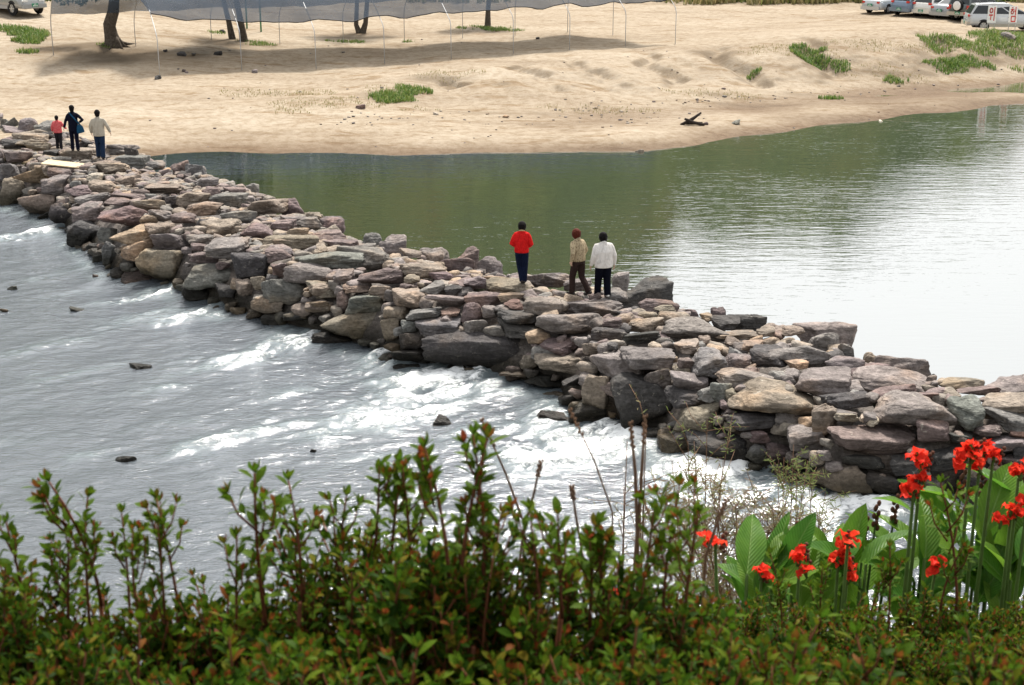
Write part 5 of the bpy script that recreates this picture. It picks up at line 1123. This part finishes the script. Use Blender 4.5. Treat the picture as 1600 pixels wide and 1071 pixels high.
def canna(px, lab, flowers, leaves, seeds=(), y=CY, extra=10):
    g = random.Random(int(px)); x, _ = top_at(px, 800, y); zg = float(terrain(x, y)); t = thing('canna_lily', lab, 'plant', (x, y, zg), 0, 'red cannas below the hedge')
    def at(qx, qy, dy=0.0): k = (y + dy) / ray(qx, qy)[1]; d = ray(qx, qy); return Vector((d[0] * k - x, dy, CAMZ + d[2] * k - zg))
    stemtop = []
    for qx, qy, n in flowers:
        dy = g.uniform(-.75, -.6); p = at(qx, qy, dy); stemtop.append(p); MB().tube([(p.x * .35, dy * .5, -.1), (p.x * .8, dy * .8, p.z * .55), p - Vector((0, 0, .02))], [.016, .012, .008], 7).build('stem', M_CSTEM, t)
        for f in range(n):
            o = Vector((g.uniform(-.055, .055), g.uniform(-.05, .05), g.uniform(-.09, .05))) if f else Vector((0, 0, 0))
            fl = mk('flower', CALYX, None, t, p + o, (g.uniform(-.5, .5), g.uniform(-.5, .5), g.uniform(0, 6)))
            for k in range(5): mk('petal', PETALS[k % 5], None, fl, (0, 0, 0), (g.uniform(-.5, 1.4), g.uniform(-.6, .6), k * 1.257 + g.uniform(-.6, .6)), (g.uniform(.65, 1.15), g.uniform(.55, 1.0), g.uniform(.8, 1.6)))
        mk('seed_head', SEEDH, None, t, p + Vector((g.uniform(.01, .05), .02, -.03)), (g.uniform(-.4, .4), g.uniform(-.4, .4), 0), (.9,) * 3)
    for qx, qy in seeds:
        p = at(qx, qy, .1); MB().tube([(p.x * .4, .05, -.1), (p.x * .85, .08, p.z * .6), p], [.014, .010, .006], 6).build('stem', M_CSTEM, t); mk('seed_head', SEEDH, None, t, p, (0, 0, 0), (1.1, 1.1, 1.5))
    for i in range(extra):
        leaves = leaves + [(px + g.uniform(-45, 45), g.uniform(870, 985), g.uniform(.34, .5), g.uniform(-90, 90), g.uniform(15, 60))]
    nl = len(leaves) - extra
    for il, (qx, qy, L, yaw, tilt) in enumerate(leaves):          # base of the blade, length, bearing and lift
        p = at(qx, qy, g.uniform(-.2, .2) if il < nl else g.uniform(-.4, -.1)); me = g.choice(CLEAF); mk('leaf', me, None, t, p, (R(tilt), R(g.uniform(-25, 25)), R(yaw)), (L * 1.0, L * .92, L * .92))
        if g.random() < .7: MB().tube([(p.x * .5, p.y * .4, -.1), (p.x * .9, p.y, p.z * .5), p], [.016, .012, .009], 6).build('stalk', M_CSTEM, t)
canna(1185, 'red canna with broad upright leaves at the edge of the clump', [(1190, 900, 2), (1118, 850, 2)], [(1170, 950, .38, 30, 45), (1205, 940, .36, -35, 35), (1165, 960, .34, 75, 60), (1235, 945, .45, -50, 30)])
canna(1262, 'red canna with a dark seed head and wide leaves', [(1250, 868, 3)], [(1225, 935, .45, -55, 30), (1265, 940, .40, -10, 50), (1290, 940, .3, 40, 40), (1180, 915, .28, 10, 70)], [(1240, 850)])
canna(1325, 'red canna with two stacked flower clusters', [(1310, 872, 3), (1325, 885, 3), (1325, 845, 1)], [(1345, 930, .45, -20, 30), (1330, 940, .4, 40, 35), (1370, 910, .42, -60, 25), (1345, 880, .3, -80, 30)], [(1350, 842), (1368, 818), (1397, 808)])
canna(1430, 'tall red canna with two flower heads above pale green leaves', [(1440, 723, 3), (1428, 762, 4), (1462, 885, 2)], [(1440, 880, .48, 55, 30), (1450, 880, .5, -50, 22), (1415, 900, .42, 80, 25), (1470, 860, .45, 10, 40), (1425, 800, .26, 70, 10), (1400, 860, .4, 60, 20), (1460, 905, .4, -70, 20)], [(1502, 770)])
canna(1530, 'tallest red canna with faded brown petals and glossy leaves', [(1518, 700, 5), (1552, 715, 3), (1530, 735, 1)], [(1500, 830, .5, 60, 20), (1540, 830, .5, -30, 35), (1510, 880, .5, 40, 30), (1530, 880, .48, -60, 20), (1545, 900, .55, -15, 55), (1500, 790, .35, 75, 10), (1560, 800, .45, -60, 25)], [(1575, 760), (1535, 770)])
canna(1595, 'red canna with one big upright yellow-green leaf', [(1592, 742, 3), (1580, 800, 3), (1605, 790, 2)], [(1560, 900, .62, -20, 62), (1585, 890, .5, 20, 50), (1600, 840, .5, 45, 25), (1560, 850, .5, 70, 15), (1610, 880, .5, -20, 50), (1590, 780, .42, 60, 10)])
canna(735, 'low red canna flower showing through the azalea hedge', [(725, 962, 3)], [(740, 1010, .3, 30, 50), (715, 1010, .3, -50, 45)], y=5.4, extra=0)
canna(965, 'small red canna bud low behind the hedge', [(965, 945, 1), (1008, 955, 1)], [(980, 1000, .3, 30, 45)], y=5.6, extra=0)

# ------------------------------------------------------------------ willow scrub on the bank and dry stalks
LEAFW, LEAFQ = leaf_geo(1, .16)
def scrub(name, lab, rootpx, y, tips, leafmat, nleaf, twigs, seed, lsize=.055, cat='shrub'):
    g = random.Random(seed); d = ray(*rootpx); x = d[0] * y / d[1]; zg = float(terrain(x, y)); t = thing(name, lab, cat, (x, y, zg)); trs = []
    tw = MB()
    for qx, qy in tips:
        d = ray(qx, qy); yy = y + g.uniform(-.5, .5); e = Vector((d[0] * yy / d[1] - x, yy - y, CAMZ + d[2] * yy / d[1] - zg)); p0 = Vector((g.uniform(-.08, .08), g.uniform(-.08, .08), -.1))
        mid = p0.lerp(e, .5) + Vector((g.uniform(-.08, .08), g.uniform(-.1, .1), .25 * abs(e.x))); pth = [p0, p0.lerp(mid, .5) + Vector((0, 0, .05)), mid, mid.lerp(e, .5) + Vector((0, 0, .06)), e]
        MB().tube(pth, [.014, .011, .008, .005, .0025], 6).build('branch', M_TWIG, t)
        for i in range(twigs):
            k = g.uniform(.3, 1); s = int(k * 3.99); f = k * 4 - s; b0 = pth[s].lerp(pth[min(s + 1, 4)], f); e2 = b0 + Vector((g.gauss(0, .16), g.gauss(0, .14), g.uniform(.02, .32)))
            tw.tube([b0, (b0 + e2) / 2 + Vector((g.gauss(0, .02), 0, .02)), e2], [.0035, .0028, .0018], 4)
            for j in range(nleaf):
                c = b0.lerp(e2, g.uniform(.1, 1.05)); y_ = Vector((g.gauss(0, 1), g.gauss(0, 1), g.gauss(.3, .7))).normalized(); x_ = y_.orthogonal().normalized(); z_ = x_.cross(y_); s_ = lsize * g.uniform(.6, 1.3)
                m_ = Matrix((x_ * s_, y_ * s_, z_ * s_)).transposed().to_4x4(); m_.translation = c; trs.append(m_)
    tw.build('twigs', M_TWIG, t)['kind'] = 'stuff'
    v = np.concatenate([LEAFW @ np.array(m_.to_3x3()).T + np.array(m_.translation) for m_ in trs]); q = np.concatenate([LEAFQ + i * len(LEAFW) for i in range(len(trs))])
    o = mk('leaves', mesh_np('leaves', v, q), leafmat, t); o['kind'] = 'stuff'
scrub('willow_scrub', 'sprawling dry willow scrub with fine brown twigs over the foaming water', (1180, 900), 11.0, [(1070, 735), (1030, 770), (1000, 815), (1110, 760), (1150, 790), (1060, 800), (1010, 860), (1220, 780), (1290, 830), (1180, 770), (1250, 800), (1090, 830), (1130, 820), (1200, 830), (1240, 840)], M_WILLOW, 13, 46, 1, .05)
scrub('willow_sapling', 'green leafy willow sapling in front of the weir foot', (1250, 860), 13.0, [(1240, 695), (1225, 715), (1262, 720), (1215, 735), (1270, 745), (1245, 740), (1290, 770)], M_WILLOWG, 12, 22, 2, .06)
scrub('willow_sapling', 'thin greenish willow whips against the grey boulders', (1100, 860), 12.5, [(1105, 655), (1140, 670), (1075, 690), (1050, 720), (1085, 715), (1130, 720)], M_WILLOWG, 8, 12, 3, .055)
scrub('willow_sapling', 'upright brown whip with hanging narrow leaves beside the rapids', (1000, 900), 10.0, [(980, 690), (1010, 660), (1000, 740), (975, 760)], M_WILLOW, 6, 9, 4, .055)
def stalk(lab, y, pts_px, r=.004):
    d0 = [ray(*q) for q in pts_px]; w_ = [Vector((d[0] * y / d[1], y + .05 * i, CAMZ + d[2] * (y + .05 * i) / d[1])) for i, d in enumerate(d0)]
    root = w_[-1].copy(); root.z = float(terrain(root.x, root.y)); t = thing('dry_stalk', lab, 'stalk', tuple(root), 0, 'dry stalks rising from the hedge')
    MB().tube([w - root for w in w_] + [Vector((0, 0, -.05))], [r * .5] + [r] * (len(w_) - 1) + [r * 1.3], 6).build('stem', M_TWIG, t)
    h = MB(); 
    for i in range(14): 
        k = i / 14; p = (w_[0] - root).lerp(w_[1] - root, k * .5); h.ellipsoid(p + Vector((.006 * math.cos(i * 2.4), .006 * math.sin(i * 2.4), 0)), (.004, .004, .007), 5, 4)
    h.build('seed_spike', M_TWIG, t)
ST = 'thin dry stalk with a seed spike rising above the hedge'
stalk(ST, 4.2, [(752, 655), (790, 740), (820, 820), (815, 960)]); stalk(ST, 4.2, [(845, 720), (835, 770), (818, 830), (800, 980)]); stalk(ST, 4.0, [(893, 760), (900, 800), (915, 880), (920, 1000)])
stalk(ST, 4.4, [(985, 660), (995, 740), (1000, 830), (990, 1000)], .006); stalk(ST, 4.4, [(1008, 650), (1005, 740), (1002, 830), (1000, 1000)], .006); stalk(ST, 4.6, [(890, 640), (930, 720), (960, 800), (970, 1000)], .003); stalk(ST, 4.2, [(1135, 780), (1120, 830), (1110, 870), (1105, 1000)], .005)
